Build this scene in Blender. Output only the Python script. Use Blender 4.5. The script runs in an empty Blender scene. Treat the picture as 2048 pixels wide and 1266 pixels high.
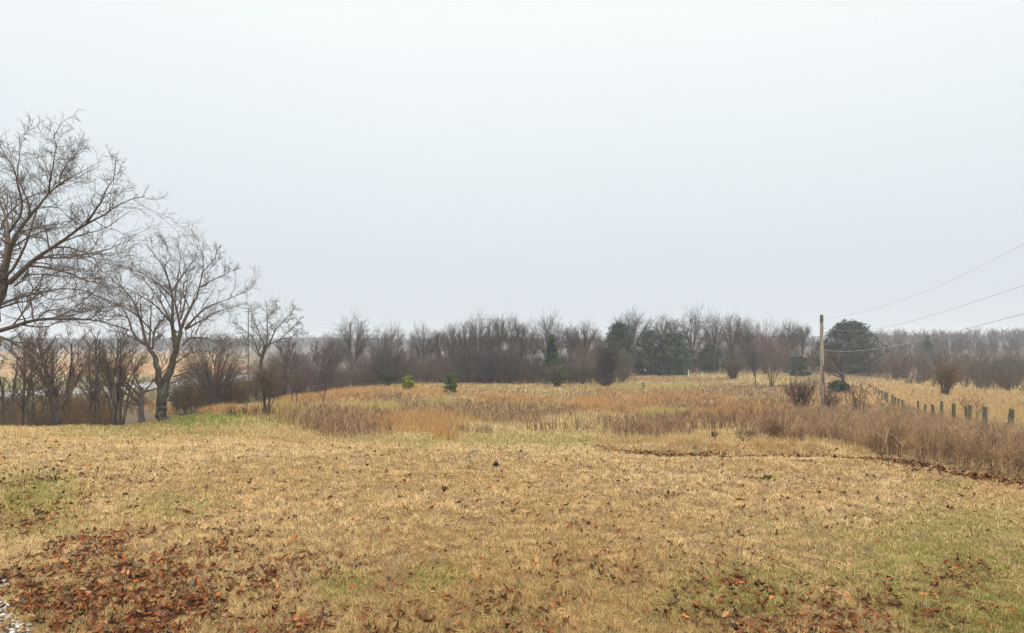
import bpy, math
import numpy as np

rng = np.random.default_rng(7)
F, CX, HV, EYE = 1220.0, 1024.0, 690.0, 1.7     # focal length and horizon of the photograph (its pixels), eye height
sc = bpy.context.scene
col = sc.collection

# ------------------------------------------------------------------ noise
def _h(ix, iy, s):
    n = (ix.astype(np.int64) * 374761393 + iy.astype(np.int64) * 668265263 + s * 974711) & 0x7fffffff
    n = ((n ^ (n >> 13)) * 1274126177) & 0x7fffffff
    n = ((n ^ (n >> 15)) * 2246822519) & 0x7fffffff
    return ((n ^ (n >> 16)) & 0xffff) / 65535.0
def vnoise(x, y, s=0):
    x = np.asarray(x, float); y = np.asarray(y, float)
    ix = np.floor(x); iy = np.floor(y); fx = x - ix; fy = y - iy
    fx = fx * fx * (3 - 2 * fx); fy = fy * fy * (3 - 2 * fy)
    a = _h(ix, iy, s); b = _h(ix + 1, iy, s); c = _h(ix, iy + 1, s); d = _h(ix + 1, iy + 1, s)
    return (a + (b - a) * fx) * (1 - fy) + (c + (d - c) * fx) * fy
def fbm(x, y, s=0, o=3):
    r = 0; a = .5; t = 0
    for i in range(o):
        r = r + a * vnoise(np.asarray(x) * 2 ** i + 17.3 * i, np.asarray(y) * 2 ** i - 9.1 * i, s + i); t += a; a *= .5
    return r / t

# ------------------------------------------------------------------ terrain: surveyed profiles (depth, height relative to the eye)
PROF = {
 -420: [(1,-1.7),(11,-1.7),(13,-1.85),(16,-2.5),(22,-4.0),(30,-5.0),(45,-6.1),(60,-6.6),(90,-6.7),(150,-6.4),(250,-6.3),(400,-5.5),(700,-3),(1600,2)],
 0:    [(1,-1.7),(11.5,-1.7),(14,-1.88),(17,-2.5),(22,-3.6),(28,-4.5),(40,-6.0),(60,-6.7),(90,-6.8),(150,-6.5),(250,-6.3),(400,-5.3),(700,-3),(1600,2)],
 150:  [(1,-1.7),(10.5,-1.7),(14,-1.95),(18,-2.36),(22,-3.1),(28,-4.2),(40,-5.8),(60,-6.6),(90,-6.75),(150,-6.5),(250,-6.2),(400,-5.2),(700,-3),(1600,2)],
 324:  [(1,-1.7),(9.5,-1.7),(14,-2.1),(18,-2.5),(24,-3.1),(30,-3.8),(36,-4.75),(45,-5.6),(60,-6.3),(75,-6.7),(90,-6.75),(150,-6.5),(250,-6.1),(400,-5.0),(700,-3),(1600,2)],
 450:  [(1,-1.7),(9.5,-1.72),(13,-2.0),(16,-2.3),(22,-2.85),(30,-3.4),(38,-3.8),(45,-4.9),(60,-6.2),(90,-6.8),(150,-6.6),(250,-6.1),(400,-5.0),(700,-3),(1600,2)],
 600:  [(1,-1.7),(9.5,-1.72),(11.5,-1.88),(13.5,-2.25),(16,-2.6),(20,-2.9),(28,-3.5),(40,-4.1),(50,-4.5),(58,-4.9),(70,-6.0),(90,-6.9),(150,-6.8),(250,-6.2),(400,-5.0),(700,-3),(1600,2)],
 720:  [(1,-1.7),(10,-1.7),(11.5,-1.86),(14,-2.35),(17,-2.75),(20,-3.0),(28,-3.6),(40,-4.3),(55,-4.75),(70,-5.0),(85,-5.9),(110,-7),(150,-7),(250,-6.3),(400,-5.0),(700,-3),(1600,2)],
 850:  [(1,-1.7),(10,-1.7),(11.5,-1.86),(14,-2.35),(17,-2.75),(20,-3.05),(28,-3.65),(40,-4.4),(55,-4.95),(70,-5.2),(85,-5.45),(100,-6.2),(150,-7),(250,-6.3),(400,-5.0),(700,-3),(1600,2)],
 1000: [(1,-1.7),(10,-1.7),(11.5,-1.87),(13,-2.15),(15,-2.5),(17,-2.75),(20,-3.05),(25,-3.5),(35,-4.2),(50,-4.9),(70,-5.5),(90,-6.0),(110,-6.4),(150,-7),(250,-6.3),(400,-5.0),(700,-3),(1600,2)],
 1180: [(1,-1.7),(9.3,-1.7),(10.5,-1.8),(12,-1.95),(13.5,-2.3),(15,-2.55),(17,-2.75),(20,-3.05),(25,-3.5),(35,-4.25),(50,-5.0),(70,-5.6),(92,-6.2),(110,-6.2),(150,-7),(250,-6.3),(400,-5.0),(700,-3),(1600,2)],
 1300: [(1,-1.7),(9.2,-1.7),(9.7,-1.82),(10.2,-1.84),(10.8,-1.78),(11.4,-1.86),(13,-2.2),(15,-2.5),(18,-2.8),(25,-3.5),(35,-4.2),(50,-5.0),(70,-5.6),(90,-6.0),(110,-5.85),(124,-5.65),(150,-6.6),(250,-6.3),(400,-4.5),(700,-2),(1600,3)],
 1500: [(1,-1.7),(9.2,-1.7),(9.6,-1.83),(10.1,-1.87),(10.7,-1.76),(11.3,-1.80),(12.5,-2.15),(15,-2.5),(18,-2.75),(25,-3.4),(35,-4.1),(50,-4.9),(70,-5.5),(90,-5.9),(120,-5.6),(140,-5.9),(250,-5.5),(400,-3),(700,0),(1600,4)],
 1640: [(1,-1.7),(9.2,-1.7),(9.6,-1.82),(10.1,-1.84),(10.7,-1.74),(11.3,-1.80),(12.5,-2.1),(15,-2.4),(20,-2.8),(30,-3.7),(42,-4.75),(60,-5.3),(90,-5.8),(130,-5.5),(160,-5.8),(250,-4.5),(400,-1.5),(700,1),(1600,4)],
 1740: [(1,-1.7),(9,-1.7),(10.5,-1.95),(13,-2.3),(17,-2.75),(24,-3.3),(32,-3.95),(45,-4.75),(60,-5.3),(90,-5.9),(130,-6.6),(160,-6.4),(250,-4),(400,-1),(700,2),(1600,5)],
 1850: [(1,-1.7),(8.8,-1.7),(10.5,-1.9),(14,-2.35),(18,-2.75),(24,-3.2),(30,-3.65),(45,-4.5),(60,-5.1),(80,-5.7),(120,-6.6),(160,-6),(250,-3.5),(400,-.5),(700,2),(1600,5)],
 2048: [(1,-1.7),(7.4,-1.7),(9,-1.85),(13,-2.35),(17,-2.7),(22,-3.05),(30,-3.6),(45,-4.4),(60,-5.0),(80,-5.75),(120,-6.9),(160,-6),(250,-3),(400,0),(700,2),(1600,5)],
 2450: [(1,-1.7),(7,-1.7),(9,-1.9),(13,-2.35),(17,-2.7),(22,-3.05),(30,-3.6),(45,-4.4),(60,-5.0),(80,-5.75),(120,-6.9),(160,-6),(250,-3),(400,0),(700,2),(1600,5)],
}
ND, NU = 420, 288
LD0, LD1 = math.log(1.0), math.log(1600.0)
ld = np.linspace(LD0, LD1, ND)
uk = sorted(PROF)
cols_ = np.array([np.interp(np.exp(ld), [p[0] for p in PROF[u]], [p[1] for p in PROF[u]]) for u in uk])
ug = np.linspace(-420, 2450, NU)
ZT = np.array([np.interp(ug, uk, cols_[:, j]) for j in range(ND)]).T
def _sm(A, n, axis):
    k = np.hanning(n + 2)[1:-1]; k /= k.sum(); p = n // 2
    pad = [(0, 0), (0, 0)]; pad[axis] = (p, p)
    return np.apply_along_axis(lambda v: np.convolve(v, k, 'valid'), axis, np.pad(A, pad, mode='edge'))
ZT = _sm(_sm(ZT, 5, 1), 13, 0)
def H(x, y, rough=True):
    x = np.asarray(x, float); y = np.asarray(y, float)
    s = x / np.maximum(y, 1e-3)
    d = np.where((y > 0) & (np.abs(s) <= 1.16), y, np.where(y > 0, np.maximum(np.abs(x) / 1.16, y), np.abs(x) / 1.16))
    s = np.clip(np.where(y > 0, s, np.sign(x) * 1.16), -1.16, 1.16)
    d = np.clip(d, 1.0, 1599.0)
    fu = np.clip((CX + F * s - ug[0]) / (ug[1] - ug[0]), 0, NU - 1.001); fd = np.clip((np.log(d) - LD0) / (ld[1] - ld[0]), 0, ND - 1.001)
    i = fu.astype(int); j = fd.astype(int); a = fu - i; b = fd - j
    z = (ZT[i, j] * (1 - a) + ZT[i + 1, j] * a) * (1 - b) + (ZT[i, j + 1] * (1 - a) + ZT[i + 1, j + 1] * a) * b
    if rough:
        amp = np.clip((d - 8) / 30, 0.02, 1) * .22
        z = z + amp * (fbm(x * .35, y * .35, 5) - .5) + .035 * (fbm(x * 1.6, y * 1.6, 9) - .5)
    return z + EYE
def px(x, y, z): return CX + F * x / y, HV - F * (z - EYE) / y
def P3(u, v, d): return np.array([(u - CX) / F * d, d, EYE + (HV - v) / F * d])
def gp(u, d):
    x = (u - CX) / F * d
    return np.array([x, d, float(H(x, d))])

# ------------------------------------------------------------------ helpers
def tag(o, label=None, cat=None, group=None, kind=None):
    if label: o['label'] = label
    if cat: o['category'] = cat
    if group: o['group'] = group
    if kind: o['kind'] = kind
    return o
def mesh(name, V, faces, mat, C=None, smooth=False):
    """faces: list of int arrays (n,3) or (n,4)"""
    me = bpy.data.meshes.new(name)
    V = np.ascontiguousarray(V, np.float32)
    faces = [np.asarray(f, np.int32) for f in (faces if isinstance(faces, list) else [faces]) if len(f)]
    L = np.concatenate([f.ravel() for f in faces]); T = np.concatenate([np.full(len(f), f.shape[1], np.int32) for f in faces])
    S = np.concatenate([[0], np.cumsum(T)[:-1]]).astype(np.int32)
    me.vertices.add(len(V)); me.vertices.foreach_set('co', V.ravel())
    me.loops.add(len(L)); me.loops.foreach_set('vertex_index', L.astype(np.int32))
    me.polygons.add(len(T)); me.polygons.foreach_set('loop_start', S)
    if smooth: me.polygons.foreach_set('use_smooth', np.ones(len(T), bool))
    me.update(calc_edges=True)
    if C is not None:
        at = me.color_attributes.new('Col', 'FLOAT_COLOR', 'POINT')
        C4 = np.ones((len(V), 4), np.float32); C4[:, :3] = C; at.data.foreach_set('color', C4.ravel())
    me.materials.append(mat)
    return me
def obj(name, me, parent=None, loc=None):
    o = bpy.data.objects.new(name, me); col.objects.link(o)
    if parent is not None: o.parent = parent
    if loc is not None: o.location = loc
    return o
def thing(name, label, cat, loc=(0, 0, 0), group=None, rz=0):
    o = bpy.data.objects.new(name, None); col.objects.link(o); o.location = loc; o.rotation_euler.z = rz; o.empty_display_size = .3
    return tag(o, label, cat, group)
def nrm(a): return a / np.maximum(np.linalg.norm(a, axis=-1, keepdims=True), 1e-9)

class Geo:
    """collects pieces of ONE mesh"""
    def __init__(s): s.V = []; s.F3 = []; s.F4 = []; s.C = []; s.n = 0
    def add(s, V, F, C=None):
        V = np.asarray(V, float).reshape(-1, 3); F = np.asarray(F)
        (s.F3 if F.shape[1] == 3 else s.F4).append(F + s.n); s.V.append(V); s.n += len(V)
        s.C.append(np.broadcast_to(np.asarray(C if C is not None else (1, 1, 1), float), (len(V), 3)))
    def mesh(s, name, mat, smooth=False, col=True, off=None):
        V = np.concatenate(s.V)
        if off is not None: V = V - np.asarray(off)
        f = [np.concatenate(x) for x in (s.F3, s.F4) if x]
        return mesh(name, V, f, mat, np.concatenate(s.C) if col else None, smooth)
def tubes(G, P, R, k=5, C=None, cap=False):
    P = np.asarray(P, float); R = np.asarray(R, float); m, n = P.shape[:2]
    if m == 0: return
    T = nrm(np.gradient(P, axis=1))
    ov = nrm(P[:, -1] - P[:, 0]); ref = np.where(np.abs(ov[:, 2:3]) < .8, np.array([[0, 0, 1.]]), np.array([[1., .2, 0]]))[:, None, :]
    A = nrm(np.cross(T, np.broadcast_to(ref, T.shape))); B = np.cross(T, A)
    an = np.arange(k) * 2 * math.pi / k
    V = P[:, :, None, :] + R[:, :, None, None] * (A[:, :, None, :] * np.cos(an)[:, None] + B[:, :, None, :] * np.sin(an)[:, None])
    i = np.arange(m)[:, None, None] * n * k; j = np.arange(n - 1)[None, :, None] * k; q = np.arange(k)[None, None, :]; q2 = (q + 1) % k
    Fq = np.stack([i + j + q, i + j + q2, i + j + k + q2, i + j + k + q], -1).reshape(-1, 4)
    Cc = None
    if C is not None:
        Cc = np.asarray(C, float)
        if Cc.ndim == 2: Cc = np.repeat(Cc, n * k, 0)
    G.add(V, Fq, Cc)
    if cap:
        for a in range(m):
            c = P[a, -1] + T[a, -1] * R[a, -1] * .15
            ring = V[a, -1]; G.add(np.vstack([ring, c]), [(x, (x + 1) % k, k) for x in range(k)], None if C is None else (Cc[0] if Cc.ndim == 2 else Cc))
def ribbons(G, P, W, C, r=rng):
    """thin tapered blades; P (m,n,3), W (m,n) full width, C (m,3) or (m,n,3)"""
    m, n = P.shape[:2]
    if m == 0: return
    T = nrm(P[:, -1] - P[:, 0]); A = nrm(np.cross(T, r.normal(size=(m, 3))))
    V = np.stack([P - A[:, None] * W[..., None] / 2, P + A[:, None] * W[..., None] / 2], 2)
    i = np.arange(m)[:, None] * n * 2; j = np.arange(n - 1)[None] * 2
    Fq = np.stack([i + j, i + j + 1, i + j + 3, i + j + 2], -1).reshape(-1, 4)
    C = np.asarray(C, float)
    if C.ndim == 2: C = np.broadcast_to(C[:, None], (m, n, 3))
    G.add(V, Fq, np.repeat(C, 2, axis=1).reshape(-1, 3))
def grow(P, R, nc, t0=.3, t1=1., ang=(25, 50), lr=(.4, .7), n=4, rr=.6, wander=.15, trop=.1, taper=.35, rmin=.0024, r=rng, shrink=.5, lmax=None):
    P = np.asarray(P, float); R = np.asarray(R, float); m, k = P.shape[:2]
    idx = np.repeat(np.arange(m), nc); j = np.tile(np.arange(nc), m)
    t = np.clip(t0 + (t1 - t0) * (j + r.random(m * nc)) / nc, 0, .999)
    f = t * (k - 1); i = np.minimum(f.astype(int), k - 2); a = (f - i)[:, None]
    base = P[idx, i] * (1 - a) + P[idx, i + 1] * a; rb = R[idx, i] * (1 - a[:, 0]) + R[idx, i + 1] * a[:, 0]
    T = nrm(P[idx, i + 1] - P[idx, i])
    L = np.linalg.norm(np.diff(P, axis=1), axis=2).sum(1)[idx]
    if lmax: L = np.minimum(L, lmax)
    ln = L * r.uniform(lr[0], lr[1], m * nc) * (1 - shrink * t)
    q = r.normal(size=(m * nc, 3)); q = nrm(q - (q * T).sum(1, keepdims=True) * T)
    an = np.radians(r.uniform(ang[0], ang[1], m * nc))[:, None]
    d = np.cos(an) * T + np.sin(an) * q
    pts = [base]; p = base
    for s in range(n - 1):
        d = nrm(d + wander * r.normal(size=d.shape) + np.array([0, 0, trop]))
        p = p + d * (ln / (n - 1))[:, None]; pts.append(p)
    r0 = np.maximum(rb * rr, rmin)
    Rn = np.maximum(r0[:, None] * np.linspace(1, taper, n)[None], rmin)
    return np.stack(pts, 1), Rn
def smooth_line(pts, n):
    pts = np.asarray(pts, float); s = np.concatenate([[0], np.cumsum(np.linalg.norm(np.diff(pts, axis=0), axis=1))])
    fine = np.linspace(0, s[-1], 60); Q = np.stack([np.interp(fine, s, pts[:, c]) for c in range(pts.shape[1])], 1)
    k = np.hanning(15)[1:-1]; k /= k.sum(); w = len(k) // 2
    E = np.vstack([2 * Q[0] - Q[w:0:-1], Q, 2 * Q[-1] - Q[-2:-w - 2:-1]])
    Q = np.stack([np.convolve(E[:, c], k, 'valid') for c in range(E.shape[1])], 1)
    return Q[np.linspace(0, 59, n).round().astype(int)]

# ------------------------------------------------------------------ materials
def newmat(name):
    m = bpy.data.materials.new(name); m.use_nodes = True; nt = m.node_tree; nt.nodes.clear()
    return m, nt, nt.nodes.new
def mat_attr(name, rough=.85, scale=8, lo=.75, hi=1.2, transl=0.0, bump=0, spec=.15):
    m, nt, N = newmat(name)
    out = N('ShaderNodeOutputMaterial'); p = N('ShaderNodeBsdfPrincipled'); a = N('ShaderNodeAttribute'); a.attribute_name = 'Col'
    p.inputs['Roughness'].default_value = rough; p.inputs['Specular IOR Level'].default_value = 0.0 if rough >= 1 else spec
    tc = N('ShaderNodeTexCoord'); nz = N('ShaderNodeTexNoise'); nz.inputs['Scale'].default_value = scale; nz.inputs['Detail'].default_value = 4
    nt.links.new(tc.outputs['Object'], nz.inputs['Vector'])
    mr = N('ShaderNodeMapRange'); mr.inputs['From Min'].default_value = .3; mr.inputs['From Max'].default_value = .7; mr.inputs['To Min'].default_value = lo; mr.inputs['To Max'].default_value = hi
    nt.links.new(nz.outputs['Fac'], mr.inputs['Value'])
    mu = N('ShaderNodeVectorMath'); mu.operation = 'MULTIPLY'; nt.links.new(a.outputs['Color'], mu.inputs[0]); nt.links.new(mr.outputs['Result'], mu.inputs[1])
    nt.links.new(mu.outputs[0], p.inputs['Base Color'])
    last = p.outputs[0]
    if transl:
        tr = N('ShaderNodeBsdfTranslucent'); nt.links.new(mu.outputs[0], tr.inputs['Color'])
        mx = N('ShaderNodeMixShader'); mx.inputs[0].default_value = transl
        nt.links.new(p.outputs[0], mx.inputs[1]); nt.links.new(tr.outputs[0], mx.inputs[2]); last = mx.outputs[0]
    if bump:
        b = N('ShaderNodeBump'); b.inputs['Strength'].default_value = bump; b.inputs['Distance'].default_value = .03
        nt.links.new(nz.outputs['Fac'], b.inputs['Height']); nt.links.new(b.outputs[0], p.inputs['Normal'])
    nt.links.new(last, out.inputs[0])
    return m
def mat_noise(name, c1, c2, c3=None, scale=(6, 6, 1.5), rough=.9, bump=.4, dist=.02):
    m, nt, N = newmat(name)
    out = N('ShaderNodeOutputMaterial'); p = N('ShaderNodeBsdfPrincipled'); p.inputs['Roughness'].default_value = rough; p.inputs['Specular IOR Level'].default_value = .2
    tc = N('ShaderNodeTexCoord'); mp = N('ShaderNodeMapping'); mp.inputs['Scale'].default_value = scale
    nt.links.new(tc.outputs['Object'], mp.inputs['Vector'])
    nz = N('ShaderNodeTexNoise'); nz.inputs['Scale'].default_value = 2.2; nz.inputs['Detail'].default_value = 7; nz.inputs['Roughness'].default_value = .65
    nt.links.new(mp.outputs[0], nz.inputs['Vector'])
    cr = N('ShaderNodeValToRGB'); e = cr.color_ramp.elements
    e[0].position = .3; e[0].color = (*c1, 1); e[1].position = .68; e[1].color = (*c2, 1)
    if c3: x = cr.color_ramp.elements.new(.56); x.color = (*c3, 1)
    nt.links.new(nz.outputs['Fac'], cr.inputs[0]); nt.links.new(cr.outputs[0], p.inputs['Base Color'])
    b = N('ShaderNodeBump'); b.inputs['Strength'].default_value = bump; b.inputs['Distance'].default_value = dist
    nt.links.new(nz.outputs['Fac'], b.inputs['Height']); nt.links.new(b.outputs[0], p.inputs['Normal'])
    nt.links.new(p.outputs[0], out.inputs[0])
    return m
M_ground = mat_attr('ground_soil', .95, 7, .7, 1.3, bump=.5)
M_grass = mat_attr('dry_grass_blade', .8, 3, .85, 1.15, transl=.3)
M_weed = mat_attr('dry_weed_stem', .9, 2, .85, 1.15, transl=.1)
M_leaf = mat_attr('dead_leaf', 1.0, 30, .7, 1.25, transl=.15)
M_needle = mat_attr('evergreen_needle', .6, 4, .8, 1.2, transl=.1)
M_twig = mat_attr('bare_twig', .9, 1.5, .8, 1.2)
M_bark = mat_noise('lichen_bark', (.04, .035, .03), (.22, .205, .165), (.095, .084, .066), (5, 5, 1.6), bump=.7)
M_bark2 = mat_noise('grey_bark', (.04, .034, .03), (.13, .115, .1), None, (3, 3, .8), bump=.4)
M_pole = mat_noise('weathered_pole_wood', (.10, .085, .07), (.55, .52, .47), (.34, .30, .25), (11, 11, .5), bump=.6)
M_post = mat_noise('mossy_post_wood', (.06, .06, .05), (.24, .23, .19), (.12, .125, .08), (14, 14, 3), bump=.6)
M_dark = mat_noise('split_wood_dark', (.05, .03, .02), (.22, .11, .05), None, (20, 20, 2), bump=.5)
M_wire = mat_noise('aluminium_wire', (.30, .31, .32), (.42, .43, .44), None, (1, 1, 1), rough=.5, bump=0)
M_road = mat_noise('pale_road', (.30, .30, .30), (.42, .42, .41), None, (.4, .4, .4), bump=.1)
M_white = mat_noise('white_paint', (.66, .66, .64), (.8, .8, .78), None, (2, 2, 2), rough=.6, bump=.1)
M_roof = mat_noise('grey_shingle', (.16, .15, .15), (.26, .25, .24), None, (4, 4, 8), bump=.3)
M_glass = mat_noise('dark_window_glass', (.02, .025, .03), (.05, .055, .06), None, (1, 1, 1), rough=.15, bump=0)
M_stone = mat_attr('pale_gravel_stone', .8, 40, .8, 1.2, bump=.3)
M_hill = mat_attr('wooded_hill_cover', .95, .12, .6, 1.3, bump=1.0)
M_steel = mat_noise('galvanised_steel', (.30, .31, .32), (.45, .46, .47), None, (1, 1, 1), rough=.5, bump=0)

def srgb(r, g, b, k=1.0):
    c = np.array([r, g, b], float) / 255; c = np.where(c <= .04045, c / 12.92, ((c + .055) / 1.055) ** 2.4)
    return c * k

# ------------------------------------------------------------------ patch maps (evaluated at the ground's place, so each patch stays where it grows)
def ell(u, v, L, soft=.35):
    w = np.zeros_like(u)
    for (cu, cv, ru, rv, s) in L:
        q = np.sqrt(((u - cu) / ru) ** 2 + ((v - cv) / rv) ** 2)
        w = np.maximum(w, s * np.clip((1 + soft - q) / (2 * soft), 0, 1))
    return w
BROWN = [(690,848,80,26,1),(600,830,60,14,.8),(780,800,90,10,1),(640,812,50,10,.5),(890,818,120,12,1),(1010,826,62,24,1),(1110,818,40,13,1),(1290,858,78,18,1),(1362,836,26,16,1),
         (1440,812,170,13,.9),(1490,836,100,17,1),(1450,782,200,12,.95),(1660,800,110,60,.9),(1640,860,120,40,1),(1320,760,120,8,.8),(1180,790,90,8,.5),(1000,788,60,7,.5)]
ORANGE = [(815,846,70,15,1),(878,846,24,18,1),(690,790,70,12,.8),(600,800,50,8,.7),(830,784,90,8,.6),(985,798,40,9,.9),(1240,808,95,15,1),(1375,794,75,9,1.1),(1500,822,105,12,1),(1040,805,60,9,.5),(1250,780,60,6,.6),(330,812,60,12,.9),(440,822,60,6,.8),(888,872,10,7,1.2)]
PALE = [(1320,827,50,7,1),(1335,772,80,7,.9),(1555,764,40,6,.8),(1240,775,35,6,.9),(740,815,60,8,.6),(560,820,40,10,.4),(1060,812,50,6,.4),(860,806,40,6,.5)]
GOLD = [(1860,800,190,26,1),(1790,778,60,12,1),(2000,820,120,18,1),(1700,770,30,8,.4)]
GREEN = [(50,985,125,40,.55),(330,1012,120,26,.35),(1930,1150,260,130,.5),(1500,1185,160,60,.45),(60,1040,130,40,.4),(680,1165,60,30,.4),(870,1150,60,30,.35),(380,838,125,16,.95),(500,843,90,8,.6),(200,851,120,6,.7),(300,868,200,10,.3),(1000,884,320,14,.3),(1890,970,60,12,.35),(1540,958,22,6,.5),(330,828,60,8,.6),(1950,1230,170,70,.55),(1700,1060,200,40,.2)]
def zones(x, y, z):
    u, v = px(x, y, z)
    n1 = fbm(x * .25, y * .25, 21) - .5; n2 = fbm(x * .25, y * .25, 31) - .5
    k = np.clip(y / 40, .05, 1)
    n3 = fbm(x * 1.1, y * 1.1, 23, 2) - .5; u = u + (110 * n1 + 60 * n3) * k; v = v + (11 * n2 + 8 * n3) * k
    return u, v, ell(u, v, BROWN), ell(u, v, ORANGE), ell(u, v, PALE), ell(u, v, GOLD)
def fence_x(d): return 3.6 + .5459 * d                       # the fence row in plan
def thicket(x, y, z):
    """dense dormant brush between the lawn and the fence row"""
    u, v = px(x, y, z)
    edge = np.interp(u, [1500, 1560, 1640, 1700, 1760, 1850, 1950, 2048, 2200, 2500], [872, 886, 886, 900, 917, 931, 948, 968, 996, 1050])
    edge = edge + 8 * (fbm(x * 1.2, y * 1.2, 44) - .5)
    w = np.clip((edge - v) / 4, 0, 1) * (y > 5) * (x > 0)
    w = w * np.clip((u - 1540) / 60 + 1.2 * (fbm(x * .5, y * .5, 45) - .5), 0, 1)
    return w * np.clip((fence_x(y) + .8 - x) / 1.2, 0.0, 1) * np.clip((48 - y) / 15, 0, 1)
LAWN_A, LAWN_B = srgb(232, 207, 162), srgb(212, 177, 124); LAWN_C = srgb(190, 163, 106)
def ground_colour(x, y, z):
    u, v, b, o, p, g = zones(x, y, z)
    n = fbm(x * .6, y * .6, 51)[:, None]; n2 = fbm(x * 2.2, y * 2.2, 52)[:, None]
    c = srgb(196, 176, 122, .55) * (1 - n) + srgb(176, 150, 98, .5) * n
    c = np.where((y < 14)[:, None], srgb(164, 130, 84, .38) * (.75 + .5 * n2), c)
    for w, cc in ((b, srgb(150, 122, 92, .5)), (o, srgb(214, 160, 92, .5)), (p, srgb(214, 196, 132, .55)), (g, srgb(220, 186, 122, .55))):
        c = c + (cc * (.8 + .4 * n2) - c) * np.clip(w, 0, 1)[:, None] * .85
    gr = ell(u, v, GREEN)[:, None] * np.clip(.5 + 1.2 * (n2 - .3), 0, 1)
    c = c + (srgb(140, 150, 70, .6) - c) * np.clip(gr, 0, 1)
    c = c + (srgb(120, 92, 70, .4) - c) * thicket(x, y, z)[:, None] * .8
    c = np.where(((y > 120))[:, None], srgb(140, 118, 96, .45) * (.8 + .5 * n), c)
    # leaf-strewn ditch and the lower fields at the left
    left = (u < 480) & (y > 34)
    fld = np.stack([np.interp(y, [34, 60, 75, 110, 130, 170, 200, 260, 330, 420, 600], [srgb(*q, .5)[i] for q in ((120,104,78),(128,108,82),(150,140,100),(150,150,100),(196,170,120),(200,150,105),(206,160,118),(190,180,120),(214,170,126),(190,160,130),(140,130,125))]) for i in range(3)], -1)
    c = np.where(left[:, None], fld * (.8 + .4 * n), c)
    return c

# ------------------------------------------------------------------ ground
th = np.concatenate([np.linspace(-54, 54, 420), np.linspace(54, 306, 90)[1:-1]]); th = np.radians(th)
ra = np.concatenate([np.linspace(.4, 3, 14)[:-1], np.exp(np.linspace(math.log(3), math.log(200), 330)), np.exp(np.linspace(math.log(200), math.log(1150), 40))[1:]])
Rg, Tg = np.meshgrid(ra, th, indexing='ij'); xg = (Rg * np.sin(Tg)).ravel(); yg = (Rg * np.cos(Tg)).ravel()
zg = H(xg, yg); cg = ground_colour(xg, yg, zg)
nr, nt_ = len(ra), len(th)
i = np.arange(nr - 1)[:, None] * nt_; j = np.arange(nt_)[None]; j2 = (j + 1) % nt_
Fq = np.stack([i + j, i + nt_ + j, i + nt_ + j2, i + j2], -1).reshape(-1, 4)[:, ::-1]
V = np.vstack([np.stack([xg, yg, zg], 1), [[0, 0, float(H(0., .1))]]]); Cg = np.vstack([cg, cg[:1]])
cap = np.stack([np.full(nt_, len(V) - 1), np.arange(nt_), (np.arange(nt_) + 1) % nt_], 1)[:, ::-1]
g = obj('ground', mesh('ground', V, [Fq, cap], M_ground, Cg, True)); tag(g, 'rolling winter field falling away from the mown lawn', 'ground', kind='structure')

# ------------------------------------------------------------------ lawn grass
def sample_sd(n, d0, d1, smax=1.0, r=rng):
    s = r.uniform(-smax, smax, n); d = np.exp(r.uniform(math.log(d0), math.log(d1), n))
    return s * d, d
def blades(G, x, y, h, w, C, lean=.5, n=3, r=rng, curve=.6):
    m = len(x); z = H(x, y); a = r.uniform(0, 2 * math.pi, m); L = np.abs(r.normal(0, lean, m))
    dirx, diry = np.cos(a) * L, np.sin(a) * L
    P = []
    for k in range(n):
        t = k / (n - 1); b = t ** (1 + curve)
        P.append(np.stack([x + dirx * h * b, y + diry * h * b, z - .01 + h * t * (1 - .25 * L * t)], 1))
    W = w[:, None] * np.linspace(1, .25, n)[None]
    ribbons(G, np.stack(P, 1), W, C, r)
def mixc(cols, wts, m, r=rng):
    k = r.choice(len(cols), m, p=np.array(wts) / sum(wts)); return np.array(cols)[k]
G = Geo()
N = 1250000
x, y = sample_sd(N, 2.0, 17, 1.3)
z = H(x, y); u, v = px(x, y, z)
keep = (thicket(x, y, z) < np.where(rng.random(N) < .35, 1.1, .3)) & ~((x < -2.76 - 1.36 * (y - 3.6) + .7 * (fbm(x * 3, y * 3, 8) - .5)) & (rng.random(N) < .8))
keep &= rng.random(N) < np.clip(.55 + 1.3 * (fbm(x * 15, y * 15, 61, 2) - .3), .45, 1)
x, y, z, u, v = x[keep], y[keep], z[keep], u[keep], v[keep]
cl = .65 * fbm(x * 15, y * 15, 61, 2) + .35 * fbm(x * 5, y * 5, 66, 2); big = fbm(x * .5, y * .5, 62); mid = fbm(x * 1.9, y * 1.9, 63)
near = np.clip((5.5 - y) / 2.5, 0, 1)
h = (.020 + .080 * cl ** 2.2) * (1 + .35 * near) * np.clip(.75 + y / 28, .8, 1.3)
w = .0031 + .00085 * (np.maximum(y, 3) - 3)
m = len(x)
tone = np.clip(big * .9 + mid * .5 - .2 + rng.normal(0, .22, m), 0, 1)[:, None]
c = LAWN_A * (1 - tone) + LAWN_B * tone
fr = (np.clip((6.2 - y) / 3.2, 0, 1) * .75 * rng.uniform(.3, 1.3, m))[:, None]; c = c * (1 - fr) + LAWN_C * fr
c = c * rng.uniform(.5, 1.25, (m, 1)) * (.72 + .56 * cl[:, None]) * 1.02
dk = (rng.random(m) < .08 + .12 * near)[:, None]; c = np.where(dk, srgb(142, 112, 72, .7), c)
gw = np.clip(ell(u, v, GREEN) * 1.1 * (mid * 1.5), 0, .9) + .07 + .15 * near * (mid > .42)
gm = rng.random(m) < gw; gc = mixc([srgb(150, 152, 74, .62), srgb(172, 168, 92, .66), srgb(116, 138, 58, .55), srgb(190, 180, 110, .7)], [3, 3, 1.2, 3], m) * rng.uniform(.7, 1.15, (m, 1))
c = np.where(gm[:, None], gc, c)
blades(G, x, y, h, w, c, lean=.75, curve=.3)
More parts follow.
